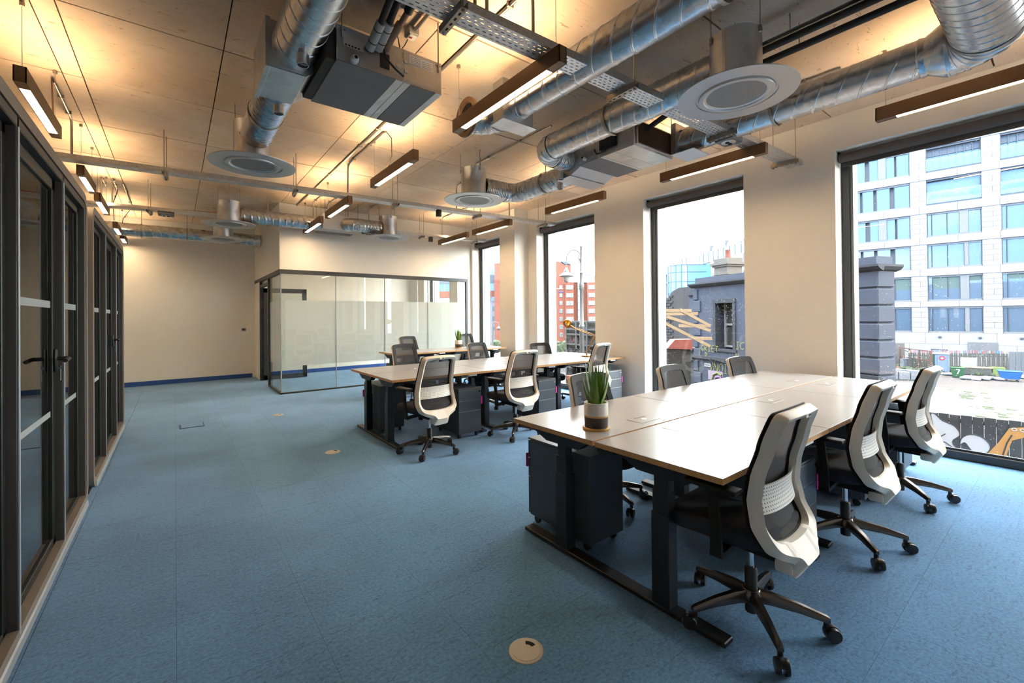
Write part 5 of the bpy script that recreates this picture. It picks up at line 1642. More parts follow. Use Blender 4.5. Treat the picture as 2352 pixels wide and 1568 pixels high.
# stone slabs: bands under each row, piers between
bandz = [(rows[k + 1][1], rows[k][0]) for k in range(5)] + [(23.2, 25.6)]
slab_me = {}
def slab(x0, x1, z0, z1, y0=0.0, mtl='stone', nm='stone_slab'):
    key = (round(x1 - x0, 2), round(z1 - z0, 2), mtl)
    if key not in slab_me:
        slab_me[key] = MB().box((0.012, 0, 0.012), (key[0] - 0.012, 0.7, key[1] - 0.012)).mesh(nm, mtl)
    return link(nm, slab_me[key], ob, (x0, y0, z0))
for (z0, z1) in bandz:
    x = S0
    while x < S1 - 0.1:
        n = 3.6 if x > -9 and x < 13 else 6.0
        w = min(n, S1 - x)
        slab(x, x + w, z0, z1, -0.06); x += w
for (x0, x1) in piers:
    for (z0, z1) in rows:
        vis_ = x0 > -9.6 and x0 < 12.5
        nz = 5 if vis_ else 1
        h = (z1 - z0) / nz
        for k in range(nz):
            if vis_ and k % 2:
                xm = (x0 + x1) / 2 + 0.12
                slab(x0, xm, z0 + h * k, z0 + h * (k + 1)); slab(xm, x1, z0 + h * k, z0 + h * (k + 1))
            else:
                slab(x0, x1, z0 + h * k, z0 + h * (k + 1))
x = S0
while x < S1 - 0.1:
    for k in range(3):
        z0 = ZGD + (4.4 / 3) * k
        xs = x + (1.6 if k % 2 else 0)
        w = min(3.2, S1 - xs)
        if w > 0.3: slab(xs, xs + w, z0, z0 + 4.4 / 3, -0.04)
    x += 3.2
# glazing bay by bay
PAT = {'L': [(0.00, 0.28, 'g'), (0.35, 0.50, 'g'), (0.50, 0.63, 'p'), (0.63, 0.77, 'g'), (0.80, 1.0, 'g')],
       'L2': [(0.02, 0.19, 'g'), (0.23, 0.42, 'g'), (0.47, 0.69, 'g'), (0.76, 1.0, 'g')],
       'M': [(0.0, 0.085, 'g'), (0.09, 0.38, 'g'), (0.385, 0.61, 'g'), (0.61, 0.77, 'p'), (0.77, 1.0, 'g')],
       'M2': [(0.0, 0.08, 'g'), (0.085, 0.38, 'g'), (0.385, 0.69, 'g'), (0.69, 0.77, 'p'), (0.77, 1.0, 'g')]}
for bi, (x0, x1) in enumerate(bays):
    for ri, (z0, z1) in enumerate(rows):
        L_ = x1 - x0
        balc = bi in (2, 3) and ri in (0, 1)
        w = MB()
        w.box((x0, 0.12, z1 - 0.22), (x1, 0.5, z1)); w.box((x0, 0.12, z0), (x1, 0.5, z0 + 0.22))
        w.box((x0, 0.12, z0), (x0 + 0.06, 0.5, z1)); w.box((x1 - 0.06, 0.12, z0), (x1, 0.5, z1))
        if balc and ri == 0:
            for k in range(8):
                xx = x0 + L_ * k / 7
                w.box((xx - 0.05, 0.45, z0 + 0.2), (xx + 0.05, 0.7, z1 - 0.2))
            w.box((x0, 0.55, z1 - 1.15), (x1, 0.7, z1 - 0.2))
        fr = w.build('window', 'mull' if balc else 'spandrel', ob)
        if balc:
            MB().box((x0, 0.68, z0 + 0.2), (x1, 0.74, z1 - 0.2)).build('pane', 'offglass', fr)
            MB().box((x0 + 0.02, 0.02, z0 + 0.2), (x1 - 0.02, 0.05, z0 + 1.75)).build('balustrade', 'balu', fr)
            if ri == 1:
                pb = MB(); rr = random.Random(bi)
                for k in range(26):
                    cx_ = x0 + 0.3 + rr.random() * (L_ - 0.6); r_ = rr.uniform(0.15, 0.34)
                    bmesh.ops.create_icosphere(pb.bm, subdivisions=1, radius=r_, matrix=Matrix.Translation((cx_, 0.35, z0 + 0.85 + rr.uniform(0, 0.45))))
                stuff(pb.build('planting', 'green', fr))
                MB().box((x0 + 0.05, 0.2, z0 + 0.22), (x1 - 0.05, 0.5, z0 + 0.8)).build('planter', 'spandrel', fr)
            continue
        pat = PAT['L'] if bi <= 1 and ri in (0, 2) else PAT['L2'] if bi <= 1 else PAT['M'] if ri in (2, 4) else PAT['M2']
        for (a_, b_, kind) in pat:
            u0, u1 = x0 + 0.06 + (L_ - 0.12) * a_, x0 + 0.06 + (L_ - 0.12) * b_
            if kind == 'p':
                MB().box((u0, 0.10, z0 + 0.22), (u1, 0.3, z1 - 0.22)).build('infill_panel', 'spandrel', fr)
            else:
                MB().box((u0 + 0.04, 0.26, z0 + 0.22), (u1 - 0.04, 0.3, z1 - 0.22)).build('pane', 'offglass', fr)
                if ri in (4,) and b_ - a_ > 0.1:
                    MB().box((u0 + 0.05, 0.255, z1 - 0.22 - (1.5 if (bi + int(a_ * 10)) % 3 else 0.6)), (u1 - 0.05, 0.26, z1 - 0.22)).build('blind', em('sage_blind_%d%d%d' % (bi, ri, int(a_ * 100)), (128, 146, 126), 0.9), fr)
        mm = MB()
        for (a_, b_, kind) in pat[1:]:
            u = x0 + 0.06 + (L_ - 0.12) * a_
            mm.box((u - 0.03, 0.2, z0 + 0.2), (u + 0.03, 0.34, z1 - 0.2))
        mm.build('mullion', 'mull', fr)
for (x0, x1, z0, z1) in ((3.9, 6.5, -3.9, -2.4), (-4.4, -3.4, -2.6, -2.1)):
    v = MB()
    v.box((x0, -0.07, z0), (x1, -0.03, z1))
    for k in range(12): v.box((x0, -0.10, z0 + (z1 - z0) * k / 12), (x1, -0.06, z0 + (z1 - z0) * (k + 0.6) / 12))
    v.build('louvre', 'spandrel', ob)
b = MB(); b.box((0.55, -0.10, ZGD), (0.63, -0.03, -3.45)); b.box((2.0, -0.10, ZGD), (2.08, -0.03, -3.45)); b.box((0.55, -0.10, -3.53), (2.08, -0.03, -3.45)); b.build('door_frame', 'mull', ob)
for xx in (1.4, 5.0, 8.4):
    MB().box((xx - 0.14, -0.2, -1.95), (xx + 0.14, -0.03, -1.75)).build('wall_lamp', 'mull', ob)
t = thing('banner', 'narrow red banner standing out beside the painted house corner', 'banner', (40.6, 8.2, 0))
MB().box((-0.05, -0.15, 0.88), (0.05, 0.15, 3.75)).build('cloth', 'red', t)
MB().tube([(0, 0.12, ZGD), (0, 0.12, 3.9)], 0.05, 8).build('pole', 'iron', t)

# ---------------- the painted house
hs = thing('painted_house', 'slate blue rendered house with quoins, sash window and yellow graffiti', 'building', (17.77, 9.01, 0), radians(-111))
b = MB()
b.box((-1.42, 0.0, ZGD), (-0.22, 0.7, 2.62)); b.box((0.85, 0, ZGD), (6.02, 0.7, 2.62)); b.box((-0.22, 0, ZGD), (0.85, 0.7, -0.06)); b.box((-0.22, 0, 1.92), (0.85, 0.7, 2.62)); b.box((-0.22, 0.5, -0.06), (0.85, 0.7, 1.92))
b.build('wall', 'house', hs)
MB().box((-1.38, 0.7, ZGD), (0.3, 7.4, 2.6)).build('rear_wall', 'house', hs)
b = MB(); b.box((-1.40, 0.02, 2.6), (6.0, 0.66, 2.98)); b.build('parapet', 'house', hs)
b = MB(); b.prism([(-1.6, -0.22, 2.74), (-1.6, -0.22, 2.68), (-1.6, -0.12, 2.6), (-1.6, 0.0, 2.55), (-1.6, 0.05, 2.74)], (7.8, 0, 0)); b.prism([(6.0, 0, 2.55), (6.13, 0, 2.6), (6.2, 0, 2.68), (6.2, 0, 2.74), (6.0, 0, 2.74)], (0, 0.8, 0)); b.build('cornice', 'house_d', hs)
for k in range(11):
    z = -3.2 + 0.52 * k
    MB().box((-1.48, -0.05, z + 0.02), (-1.02 if k % 2 else -1.2, 0.1, z + 0.50), 0.02).build('quoin', 'house', hs)
for k in range(14):
    z = -4.35 + 0.495 * k
    MB().box((5.42 - (0.0 if k % 2 else 0.15), -0.05, z + 0.025), (6.08, 0.6, z + 0.47), 0.02).build('quoin', 'house', hs)
w = MB()
w.box((-0.30, -0.06, -0.14), (0.95, 0.12, -0.04)); w.box((-0.28, -0.04, -0.04), (-0.14, 0.3, 1.95)); w.box((0.78, -0.04, -0.04), (0.92, 0.3, 1.95)); w.box((-0.28, -0.05, 1.84), (0.92, 0.3, 2.0))
wf = w.build('window_surround', 'house_d', hs)
MB().box((-0.02, 0.42, 0.05), (0.76, 0.45, 1.82)).build('pane', 'houseglass', wf)
w = MB(); w.box((-0.05, 0.34, 0.92), (0.78, 0.42, 1.0)); w.box((-0.06, 0.34, 0.03), (0.02, 0.42, 1.85)); w.box((0.74, 0.34, 0.03), (0.80, 0.42, 1.85)); w.box((-0.05, 0.34, 0.03), (0.78, 0.42, 0.10)); w.build('sash', 'sashw', wf)
b = MB(); b.box((-1.5, -0.12, -0.52), (6.1, 0.0, -0.40)); b.build('string_course', 'house_d', hs)
b = MB(); b.box((-2.9, 0.9, ZGD), (-1.42, 6, 2.35)); b.build('side_wing', 'house', hs)
b = MB(); b.box((-3.0, 0.78, 2.3), (-1.42, 6, 2.62)); b.build('wing_cornice', 'house_d', hs)
MB().box((-1.95, 0.86, 0.6), (-1.6, 0.95, 2.0)).build('wing_window', 'houseglass', hs)
# wall to the left of the house, a ledge and the strokes sprayed over both
lw = thing('yard_wall', 'black painted wall with ledge and yellow tags beside the painted house', 'wall', (17.77, 9.01, 0), radians(-111))
b = MB(); b.box((-6.5, 0.0, ZGD), (-1.5, 0.4, -0.16)); b.build('wall_body', 'house_d', lw)
b = MB(); b.box((-6.5, -0.10, -0.24), (-1.5, 0.5, -0.12)); b.build('coping', 'house_d', lw)
b = MB(); b.box((-6.5, -0.12, -0.64), (-1.5, 0.0, -0.52)); b.build('ledge', 'house_d', lw)

STROKES = {
    'A': [[(0, 0), (.35, 1), (.7, 0)], [(.15, .4), (.55, .4)]], 'C': [[(.65, .85), (.4, 1), (.1, .8), (0, .5), (.1, .15), (.4, 0), (.65, .15)]],
    'D': [[(0, 0), (0, 1), (.4, .9), (.65, .5), (.4, .05), (0, 0)]], 'E': [[(.6, 1), (0, 1), (0, 0), (.6, 0)], [(0, .5), (.45, .5)]],
    'G': [[(.65, .85), (.4, 1), (.1, .8), (0, .45), (.15, .1), (.5, 0), (.65, .3), (.4, .4)]], 'I': [[(0.3, 0), (.3, 1)], [(.1, 1), (.5, 1)], [(.1, 0), (.5, 0)]],
    'N': [[(0, 0), (.05, 1), (.55, 0), (.65, 1)]], 'O': [[(.35, 0), (.05, .25), (.05, .75), (.35, 1), (.65, .75), (.65, .25), (.35, 0)]],
    'R': [[(0, 0), (.05, 1), (.5, .95), (.55, .65), (.1, .5), (.65, 0)]], 'T': [[(.3, 0), (.32, 1)], [(0, 1), (.65, .95)]], 'U': [[(0, 1), (.05, .2), (.35, 0), (.6, .2), (.65, 1)]],
    'V': [[(0, 1), (.3, 0), (.6, 1)]], '7': [[(0.05, 1), (.65, 1), (.25, 0)]], '.': [[(.2, 0), (.25, .1)]],
}
def spray(text, x, z, h, parent, mtl, y=-0.07, adv=0.85, slant=0.0, rise=0.0, w=0.022, name='sprayed_lettering'):
    b = MB()
    for i, ch in enumerate(text):
        if ch in STROKES:
            for st in STROKES[ch]:
                pts = [(x + i * h * adv + (px_ + slant * pz_) * h * 0.95, y, z + i * rise + pz_ * h) for px_, pz_ in st]
                for p, q in zip(pts, pts[1:]):
                    b.bar(p, q, 0.012, w, (0, 0, 1)) if abs(p[2] - q[2]) < abs(p[0] - q[0]) else b.bar(p, q, 0.012, w, (1, 0, 0))
    return b.build(name, mtl, parent)
spray('GRIET', -0.98, -0.18, 0.25, hs, 'gyellow', slant=0.12)
spray('D.', -0.70, -0.39, 0.15, hs, 'gyellow', adv=1.3)
spray('IC', 0.95, 0.02, 0.28, hs, 'gyellow', slant=0.1)
spray('U', 0.98, -0.35, 0.2, hs, 'gyellow')
spray('VNOIR', -0.56, -1.02, 0.38, hs, 'gyellow', slant=0.1, adv=0.72, y=-0.02)
spray('IIO', -3.15, -0.50, 0.30, lw, 'gyellow', y=-0.02, slant=0.1, adv=0.8)
spray('UNO', -3.1, -0.98, 0.30, lw, 'gyellow', y=-0.02, slant=0.1, adv=0.8)
spray('D', -3.75, -0.85, 0.62, lw, 'gyellow', y=-0.03)
b = MB(); b.box((-0.82, -0.03, -0.85), (-0.45, 0.0, -0.71), 0.004); sg = b.build('small_sign', 'gwhite', hs)
b = MB()
for k in range(5): b.box((-0.77 + 0.056 * k, -0.034, -0.80), (-0.73 + 0.056 * k, -0.03, -0.75))
b.build('sign_print', 'gblack', sg)
b = MB(); b.box((-0.6, -0.03, -1.38), (0.24, 0.0, -0.98)); po = b.build('poster', 'pinkp', hs)
b = MB(); b.tube([(-0.35, -0.035, -1.36), (-0.28, -0.035, -1.15), (-0.05, -0.035, -1.04), (0.18, -0.035, -1.12)], 0.05, 6); b.build('poster_swirl', 'lime', po)
b = MB(); b.tube([(-0.2, -0.045, -1.37), (-0.12, -0.045, -1.24), (0.05, -0.045, -1.2), (0.2, -0.045, -1.22)], 0.05, 6); b.build('poster_band', 'purple', po)
b = MB(); b.tube([(-0.35 + 0.01 * k, -0.14 - 0.01 * sin(k * 0.5), -0.46 - 0.16 * sin(pi * k / 20)) for k in range(0, 21)] , 0.018, 6); b.tube([(-0.15 + 0.1 * k, -0.16, -0.47 - 0.1 * sin(pi * k / 22)) for k in range(0, 23)], 0.012, 6); b.build('slack_cable', 'gblack', hs)

ch = thing('chimney_stack', 'weathered stone chimney stack with one terracotta pot above the painted house', 'chimney', (17.77, 9.01, 0), radians(-111))
cb = MB()
def at_house(px_s, d_, z): return (px_s, d_, z)
for (x0, x1, y0, y1, z0, z1) in ((-5.25, -4.3, 4.5, 5.5, ZGD, 3.98),):
    cb.box((x0, y0, z0), (x1, y1, z1)); cb.box((x0 - 0.03, y0 - 0.03, 3.55), (x1 + 0.03, y1 + 0.03, 3.6))
    cb.build('stack', 'chim', ch)
    k = MB(); k.box((x0 - 0.08, y0 - 0.08, 3.98), (x1 + 0.08, y1 + 0.08, 4.08)); k.box((x0 - 0.16, y0 - 0.16, 4.08), (x1 + 0.16, y1 + 0.16, 4.2)); k.box((x0 - 0.02, y0 - 0.02, 4.2), (x1 + 0.02, y1 + 0.02, 4.44)); k.build('cap', 'chim', ch)
    MB().lathe([(0.17, 4.44), (0.15, 4.6), (0.135, 4.9), (0.15, 4.93), (0.12, 4.93), (0.0, 4.9)], (-4.78, 5.0, 0), 18).build('pot', 'terra', ch, 40)
t = thing('roof_finial', 'lumpy grey carved ornament on the parapet of the painted house', 'ornament', (17.77, 9.01, 0), radians(-111))
b = MB()
for (x, z, r_) in ((1.05, 3.1, 0.16), (1.22, 3.25, 0.2), (1.42, 3.2, 0.24), (0.92, 3.05, 0.08), (1.15, 3.42, 0.09), (1.6, 3.15, 0.18)):
    bmesh.ops.create_icosphere(b.bm, subdivisions=2, radius=r_, matrix=Matrix.Translation((x, 0.5, z)))
b.build('carving', 'chim', t, 60)

# ruined gable, timber frame and red sheet between
t = thing('ruined_gable', 'sooty brick gable with a broken stepped top, left of the painted house', 'wall', (27.1, 16.93, 0), radians(-111))
pts = [(-3.2, 0, ZGD), (-3.2, 0, 0.7), (-2.2, 0, 1.2), (-1.9, 0, 1.5), (-1.35, 0, 1.9), (-0.9, 0, 2.25), (-0.45, 0, 2.6), (0.0, 0, 3.0), (0.7, 0, 3.2), (3.0, 0, 3.2), (3.0, 0, ZGD)]
MB().prism(pts, (0, 0.5, 0)).build('gable_wall', 'brick_d', t)
bm_ = MB().box((0, -0.06, 0), (0.42, 0.1, 0.13)).mesh('brick', 'brick_d')
for k in range(24):
    for j in range(6):
        z = -2.0 + 0.2 * k; xx = -2.9 + 0.46 * j + (0.23 if k % 2 else 0)
        lim = 0.55 + (xx + 3.2) * 0.8
        if z < min(lim, 3.0): link('brick', bm_, t, (xx, 0.0, z))
b = MB(); rr = random.Random(2)
for k in range(18): bmesh.ops.create_icosphere(b.bm, subdivisions=1, radius=rr.uniform(0.08, 0.2), matrix=Matrix.Translation((-3.0 + k * 0.13, 0.2, 0.85 + k * 0.09 + rr.uniform(-0.05, 0.1))))
stuff(b.build('weeds', 'green', t))
t = thing('roof_truss', 'pale new timber roof frame propped beside the painted house', 'truss', (0, 0, 0))
TB = [((13.0, 8.9, 1.54), (14.05, 8.07, 1.52)), ((12.95, 8.93, 1.40), (14.25, 7.95, 1.42)), ((13.75, 8.3, 1.55), (14.6, 7.7, 0.98)), ((12.95, 8.95, 1.36), (14.6, 7.72, 0.28)), ((13.4, 8.6, 1.32), (14.6, 7.7, 0.82)), ((13.75, 8.35, 1.0), (14.6, 7.7, 0.99)), ((14.2, 8.02, 0.56), (14.65, 7.68, 0.55))]
for a_, c_ in TB:
    MB().bar(a_, c_, 0.07, 0.10).build('beam', 'timber', t)
for q in ((13.1, 8.85),):
    MB().box((q[0] - 0.06, q[1] - 0.06, ZGD), (q[0] + 0.06, q[1] + 0.06, 0.35 if q[0] > 14 else 1.36)).build('post', 'timber', t)
t = thing('red_sheet', 'orange red sheet laid over a frame below the timbers', 'sheet', (14.9, 9.0, 0), radians(-37))
MB().prism([(-0.5, 0, 0.12), (0.45, 0, 0.08), (0.45, 0, 0.46), (-0.2, 0, 0.45)], (0, 0.5, 0)).build('sheet', 'redtarp', t)
MB().box((-0.45, 0.1, ZGD), (0.42, 0.5, 0.08)).build('crate_stack', 'brick_d', t)

# ---------------- far blocks
t = thing('glass_tower', 'curved blue glass office building behind the painted house', 'building', (86.0, 51.5, 0), radians(-127))
g = MB(); rings = []
for z in (ZGD, 11.9):
    rings.append([Vector((2.9 * cos(radians(180 + 180 * k / 24)) , 2.9 * sin(radians(180 + 180 * k / 24)), z)) for k in range(25)] + [Vector((2.9, 5, z)), Vector((-2.9, 5, z))])
g.rings(rings).build('shell', 'towerglass', t)
g = MB()
for z in (-1.5, 1.0, 3.4, 5.8, 8.2, 10.2, 11.7):
    g.rings([[Vector((2.95 * cos(radians(180 + 180 * k / 24)), 2.95 * sin(radians(180 + 180 * k / 24)), z + q)) for k in range(25)] + [Vector((2.95, 4, z + q)), Vector((-2.95, 4, z + q))] for q in (0, 0.16)])
g.build('floor_band', 'slate', t)
for k in range(0, 25, 3):
    a_ = radians(180 + 180 * k / 24)
    MB().box((2.93 * cos(a_) - 0.05, 2.93 * sin(a_) - 0.05, ZGD), (2.93 * cos(a_) + 0.05, 2.93 * sin(a_) + 0.05, 11.9)).build('mullion', 'slate', t)
for xx in (-2.2, 0.2): MB().tube([(xx, 1, 11.9), (xx, 1, 13.6)], 0.14, 6).build('mast', 'iron', t)
t = thing('beige_block', 'plain beige block with two square windows behind the chimney', 'building', (92, 47.5, 0), radians(-128))
MB().box((-1.5, 0, ZGD), (12, 10, 13.0)).build('wall', 'brick_l' if False else 'stone', t)
for xx in (1.1, 5.2): 
    f_ = MB().box((xx, -0.08, 9.9), (xx + 2.2, 0.05, 12.0)).build('window', 'mull', t)
    MB().box((xx + 0.12, -0.1, 10.0), (xx + 2.08, -0.07, 11.9)).build('pane', 'roofw', f_)
t = thing('rooftop_block', 'long block with blue glazed top floor beyond the chimney', 'building', (122, 68, 0), radians(-128))
MB().box((0, 0, ZGD), (26, 12, 15.8)).build('wall', 'stone', t)
MB().box((2, -0.3, 15.8), (26, 11, 18.6)).build('glazed_storey', 'towerglass', t)
MB().box((3, 0, 18.6), (25, 10, 19.5)).build('plant_screen', 'roofw', t)
for k in range(9): MB().box((2.2 + 2.9 * k, -0.4, 15.8), (2.35 + 2.9 * k, -0.25, 18.6)).build('mullion', 'slate', t)
for xx in (8.5, 17): MB().box((xx, -0.2, 18.6), (xx + 0.8, 0.6, 20.3)).build('flue', 'concrete', t)
t = thing('teal_block', 'pale teal glazed block left of the curved glass building', 'building', (106, 69.6, 0), radians(-128))
MB().box((-8, 0, ZGD), (5, 10, 12.2)).build('wall', 'greenglass', t)
for z in (2.5, 6.0, 9.6, 11.9): MB().box((-8.1, -0.2, z), (5.1, 0.1, z + 0.5)).build('floor_band', 'concrete', t)
for k in range(6): MB().box((-7.5 + 2.3 * k, -0.15, ZGD), (-7.3 + 2.3 * k, 0.05, 12)).build('mullion', 'roofw', t)

# brick offices beyond the river
bo = thing('brick_offices', 'red brick offices with white bay windows beyond the river', 'building', (74.9, 81.05, 0), radians(-38))
def zz(y): return 1.38 + (725 - y) * 0.11
def xx_(px_): return (px_ - 1262) * 0.1098
MB().box((-14, 0, ZGD), (xx_(1300), 9, zz(640))).build('left_block', 'brick', bo)
MB().prism([(-14, 1.5, zz(660)), (-14, 1.5, zz(601)), (xx_(1284), 1.5, zz(598)), (xx_(1297), 1.5, zz(605)), (xx_(1313), 1.5, zz(607)), (xx_(1313), 1.5, zz(660))], (0, 8, 0)).build('gable', 'brick_l', bo)
MB().prism([(xx_(1290), 1.3, zz(598)), (xx_(1306), 1.3, zz(600)), (xx_(1313), 1.3, zz(606)), (xx_(1297), 1.3, zz(604))], (0, 6, 0)).build('slate_slope', 'slate', bo)
MB().box((xx_(1296), 0.6, ZGD), (22, 9, zz(648))).build('right_block', 'brick', bo)
MB().prism([(xx_(1294), 0.5, zz(630)), (xx_(1300), 0.3, zz(648)), (24, 0.3, zz(651)), (24, 1.5, zz(636))], (0, 5, 0)).build('white_roof', 'roofw', bo)
for px0, n_ in ((1298, 0), (1349, 1), (1400, 2), (1445, 3)):
    MB().box((xx_(px0) - 0.2, -0.3, ZGD), (xx_(px0 + 19), 1.0, zz(649))).build('bay', 'brick_l' if n_ else 'brick', bo)
    for k in range(8):
        y0 = 655 + 18.2 * k
        f_ = MB().box((xx_(px0 + 1), -0.40, zz(y0 + 10)), (xx_(px0 + 17.5), -0.2, zz(y0))).build('window', 'sashw', bo)
        for j in range(3):
            MB().box((xx_(px0 + 1.8 + 5.3 * j), -0.43, zz(y0 + 9)), (xx_(px0 + 6.2 + 5.3 * j), -0.38, zz(y0 + 1))).build('pane', 'houseglass' if (j + k + n_) % 3 == 0 else 'roofw', f_)
MB().box((xx_(1326), -0.1, ZGD), (xx_(1337), 0.9, zz(649))).build('stair_glazing', 'greenglass', bo)
for k in range(7):
    MB().box((xx_(1326), -0.16, zz(665 + 16 * k)), (xx_(1337), -0.05, zz(663 + 16 * k))).build('transom', 'iron', bo)
    y0 = 655 + 18.2 * k
    f_ = MB().box((xx_(1284), -0.12, zz(y0 + 9)), (xx_(1290.5), 0.1, zz(y0))).build('window', 'sashw', bo)
    MB().box((xx_(1284.8), -0.15, zz(y0 + 8)), (xx_(1289.8), -0.10, zz(y0 + 1))).build('pane', 'greenglass', f_)
    f_ = MB().box((xx_(1266), -0.12, zz(y0 + 9)), (xx_(1272), 0.1, zz(y0))).build('window', 'sashw', bo)
    MB().box((xx_(1266.8), -0.15, zz(y0 + 8)), (xx_(1271.2), -0.10, zz(y0 + 1))).build('pane', 'greenglass', f_)
MB().box((xx_(1268), -0.14, zz(664)), (xx_(1292), 0.02, zz(662))).build('string_course', 'roofw', bo)
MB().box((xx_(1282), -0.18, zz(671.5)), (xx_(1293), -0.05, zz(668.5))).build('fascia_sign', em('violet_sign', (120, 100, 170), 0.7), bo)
for px0, w_ in ((1317, 6), (1325, 4), (1345, 7), (1355, 4)):
    MB().box((xx_(px0), 2, zz(634)), (xx_(px0 + w_), 3, zz(629))).build('roof_plant', 'iron', bo)

gb = thing('grey_offices', 'pale offices with a blue glass top beyond the river, in the end window', 'building', (66.8, 99.9, 0), radians(-40))
def z2(y): return 1.38 + (727 - y) * 0.12
def x2(px_): return (px_ - 1112) * 0.1175
for (z0, z1, m_, y_) in ((790, 683, 'stone', 0), (683, 668, 'brick_l', -0.1), (668, 650, 'greenglass', 0.4), (650, 631, 'concrete', 0.2), (631, 604, 'towerglass', 0.8)):
    MB().box((-16, y_, z2(z0)), (14, 10, z2(z1))).build('storey', m_, gb)
MB().box((-16, 3, z2(620)), (x2(1121), 9, z2(583))).build('brick_tower', 'brick', gb)
for k, (y0, y1) in enumerate(((682, 693), (703, 713), (726, 736), (749, 758))):
    for xx in (-14, -8.5, -3.6, x2(1113.5), x2(1136), x2(1160), x2(1185), x2(1210)):
        f_ = MB().box((xx, -0.15, z2(y1)), (xx + (2.0 if k else 2.4), 0.1, z2(y0))).build('window', 'roofw', gb)
        MB().box((xx + 0.12, -0.2, z2(y1) + 0.12), (xx + (1.9 if k else 2.3), -0.12, z2(y0) - 0.1)).build('pane', 'greenglass', f_)
for k in range(18): MB().box((-15.5 + 1.7 * k, 0.3, z2(668)), (-15.3 + 1.7 * k, 0.42, z2(650))).build('mullion', 'roofw', gb)
for k in range(12): MB().box((-15.5 + 2.5 * k, 0.7, z2(631)), (-15.4 + 2.5 * k, 0.82, z2(604))).build('mullion', 'slate', gb)

# scrub bank and river wall
b = MB(); rr = random.Random(11)
for k in range(240):
    u = rr.uniform(-14, 22); r_ = rr.uniform(0.4, 1.0)
    bmesh.ops.create_icosphere(b.bm, subdivisions=1, radius=r_, matrix=Matrix.Translation((36 + u * 0.79, 49 - u * 0.61, -3.4 + rr.uniform(0, 1.0))) @ Matrix.Diagonal((1, 1, 0.8, 1)))
tag(stuff(b.build('scrub_bank', 'green')), 'green scrub growing on the bank beyond the end windows', 'scrub')
t = thing('river_wall', 'pale stone river wall below the green scrub', 'wall', (33, 45, 0), radians(-38))
MB().box((-20, 0, ZGD), (22, 0.8, -3.9)).build('wall_body', 'concrete', t)
MB().box((-20, -0.2, -3.9), (22, 1.0, -3.6)).build('coping', 'stone', t)

# ornate street lamp
t = thing('street_lamp', 'ornate silver grey street lamp with scrolled bracket outside the second nearest river window', 'street lamp', (11.83, 11.09, 0), radians(-38))
MB().lathe([(0.10, ZGD), (0.10, -3.5), (0.085, -3.3), (0.085, 0.9), (0.105, 0.95), (0.105, 1.02), (0.075, 1.06), (0.07, 2.3), (0.095, 2.36), (0.095, 2.55), (0.065, 2.62), (0.06, 2.9), (0.075, 2.95), (0.045, 3.0), (0.04, 3.9), (0.06, 3.93), (0.02, 3.98), (0.018, 4.15), (0.0, 4.2)], n=16).build('post', 'lamp', t, 40)
arc = [(-0.02, 0, 3.3), (-0.1, 0, 3.5)] + [(-0.27 + 0.27 * cos(radians(a_)), 0, 3.45 + 0.35 * sin(radians(a_))) for a_ in range(40, 181, 20)] + [(-0.55, 0, 3.3), (-0.55, 0, 3.17)]
MB().tube(arc, 0.022, 8).build('bracket_arm', 'lamp', t, 60)
b = MB()
b.tube([(-0.22 + 0.2 * cos(radians(a_)), 0, 3.35 + 0.2 * sin(radians(a_))) for a_ in range(0, 361, 20)], 0.011, 6)
b.tube([(-0.22 + 0.09 * cos(radians(a_)), 0, 3.35 + 0.09 * sin(radians(a_))) for a_ in range(0, 361, 30)], 0.009, 6)
for a_ in range(0, 360, 45): b.tube([(-0.22 + 0.09 * cos(radians(a_)), 0, 3.35 + 0.09 * sin(radians(a_))), (-0.22 + 0.2 * cos(radians(a_)), 0, 3.35 + 0.2 * sin(radians(a_)))], 0.007, 5)
b.tube([(-0.1, 0, 3.18), (-0.02, 0, 3.02), (0.0, 0, 2.98)], 0.012, 6)
b.tube([(0.02 + 0.10 * cos(radians(a_)), 0, 3.72 + 0.13 * sin(radians(a_))) for a_ in range(0, 361, 24)], 0.010, 6)
b.build('scrollwork', 'lamp', t, 60)
MB().lathe([(0.03, 3.17), (0.05, 3.1), (0.09, 3.03), (0.10, 2.98), (0.25, 2.88), (0.27, 2.84), (0.25, 2.83), (0.1, 2.86), (0.0, 2.86)], (-0.55, 0, 0), 22).build('hood', 'lamp', t, 40)
MB().lathe([(0.12, 2.84), (0.125, 2.76), (0.10, 2.66), (0.05, 2.61), (0.0, 2.60)], (-0.55, 0, 0), 18).build('globe', 'gwhite', t, 40)
# iron parapet structure with tags
t = thing('iron_bridge', 'grey riveted iron bridge side with tags, behind the brass lamp', 'bridge', (14.2, 14.3, 0), radians(-97))
for k in range(5):
    MB().box((0.02 + 0.72 * k, -0.06, ZGD), (0.10 + 0.72 * k, 0.06, 1.15)).build('upright', 'iron', t)
for z in (1.12, 0.78, 0.55, 0.1, -0.2, -0.55, -0.95, -1.4):
    MB().box((0, -0.05, z - 0.03), (3.2, 0.05, z + 0.03)).build('rail', 'iron', t)
MB().box((0.02, 0.1, ZGD), (3.2, 0.2, 1.1)).build('plate', 'concrete', t)
b = MB()
for (cx_, cz_, r_) in ((0.38, -0.3, 0.2), (0.85, -0.25, 0.17), (1.25, -0.3, 0.2), (1.7, -0.28, 0.2)):
    b.tube([(cx_ + r_ * cos(radians(a_)), -0.07, cz_ + r_ * sin(radians(a_))) for a_ in range(-20, 201, 20)], 0.018, 6)
b.tube([(0.45, -0.07, -0.7), (0.5, -0.07, -0.5), (0.75, -0.07, -0.55), (0.6, -0.07, -0.72), (0.5, -0.07, -0.62)], 0.03, 6)
b.build('black_tag', 'gblack', t)
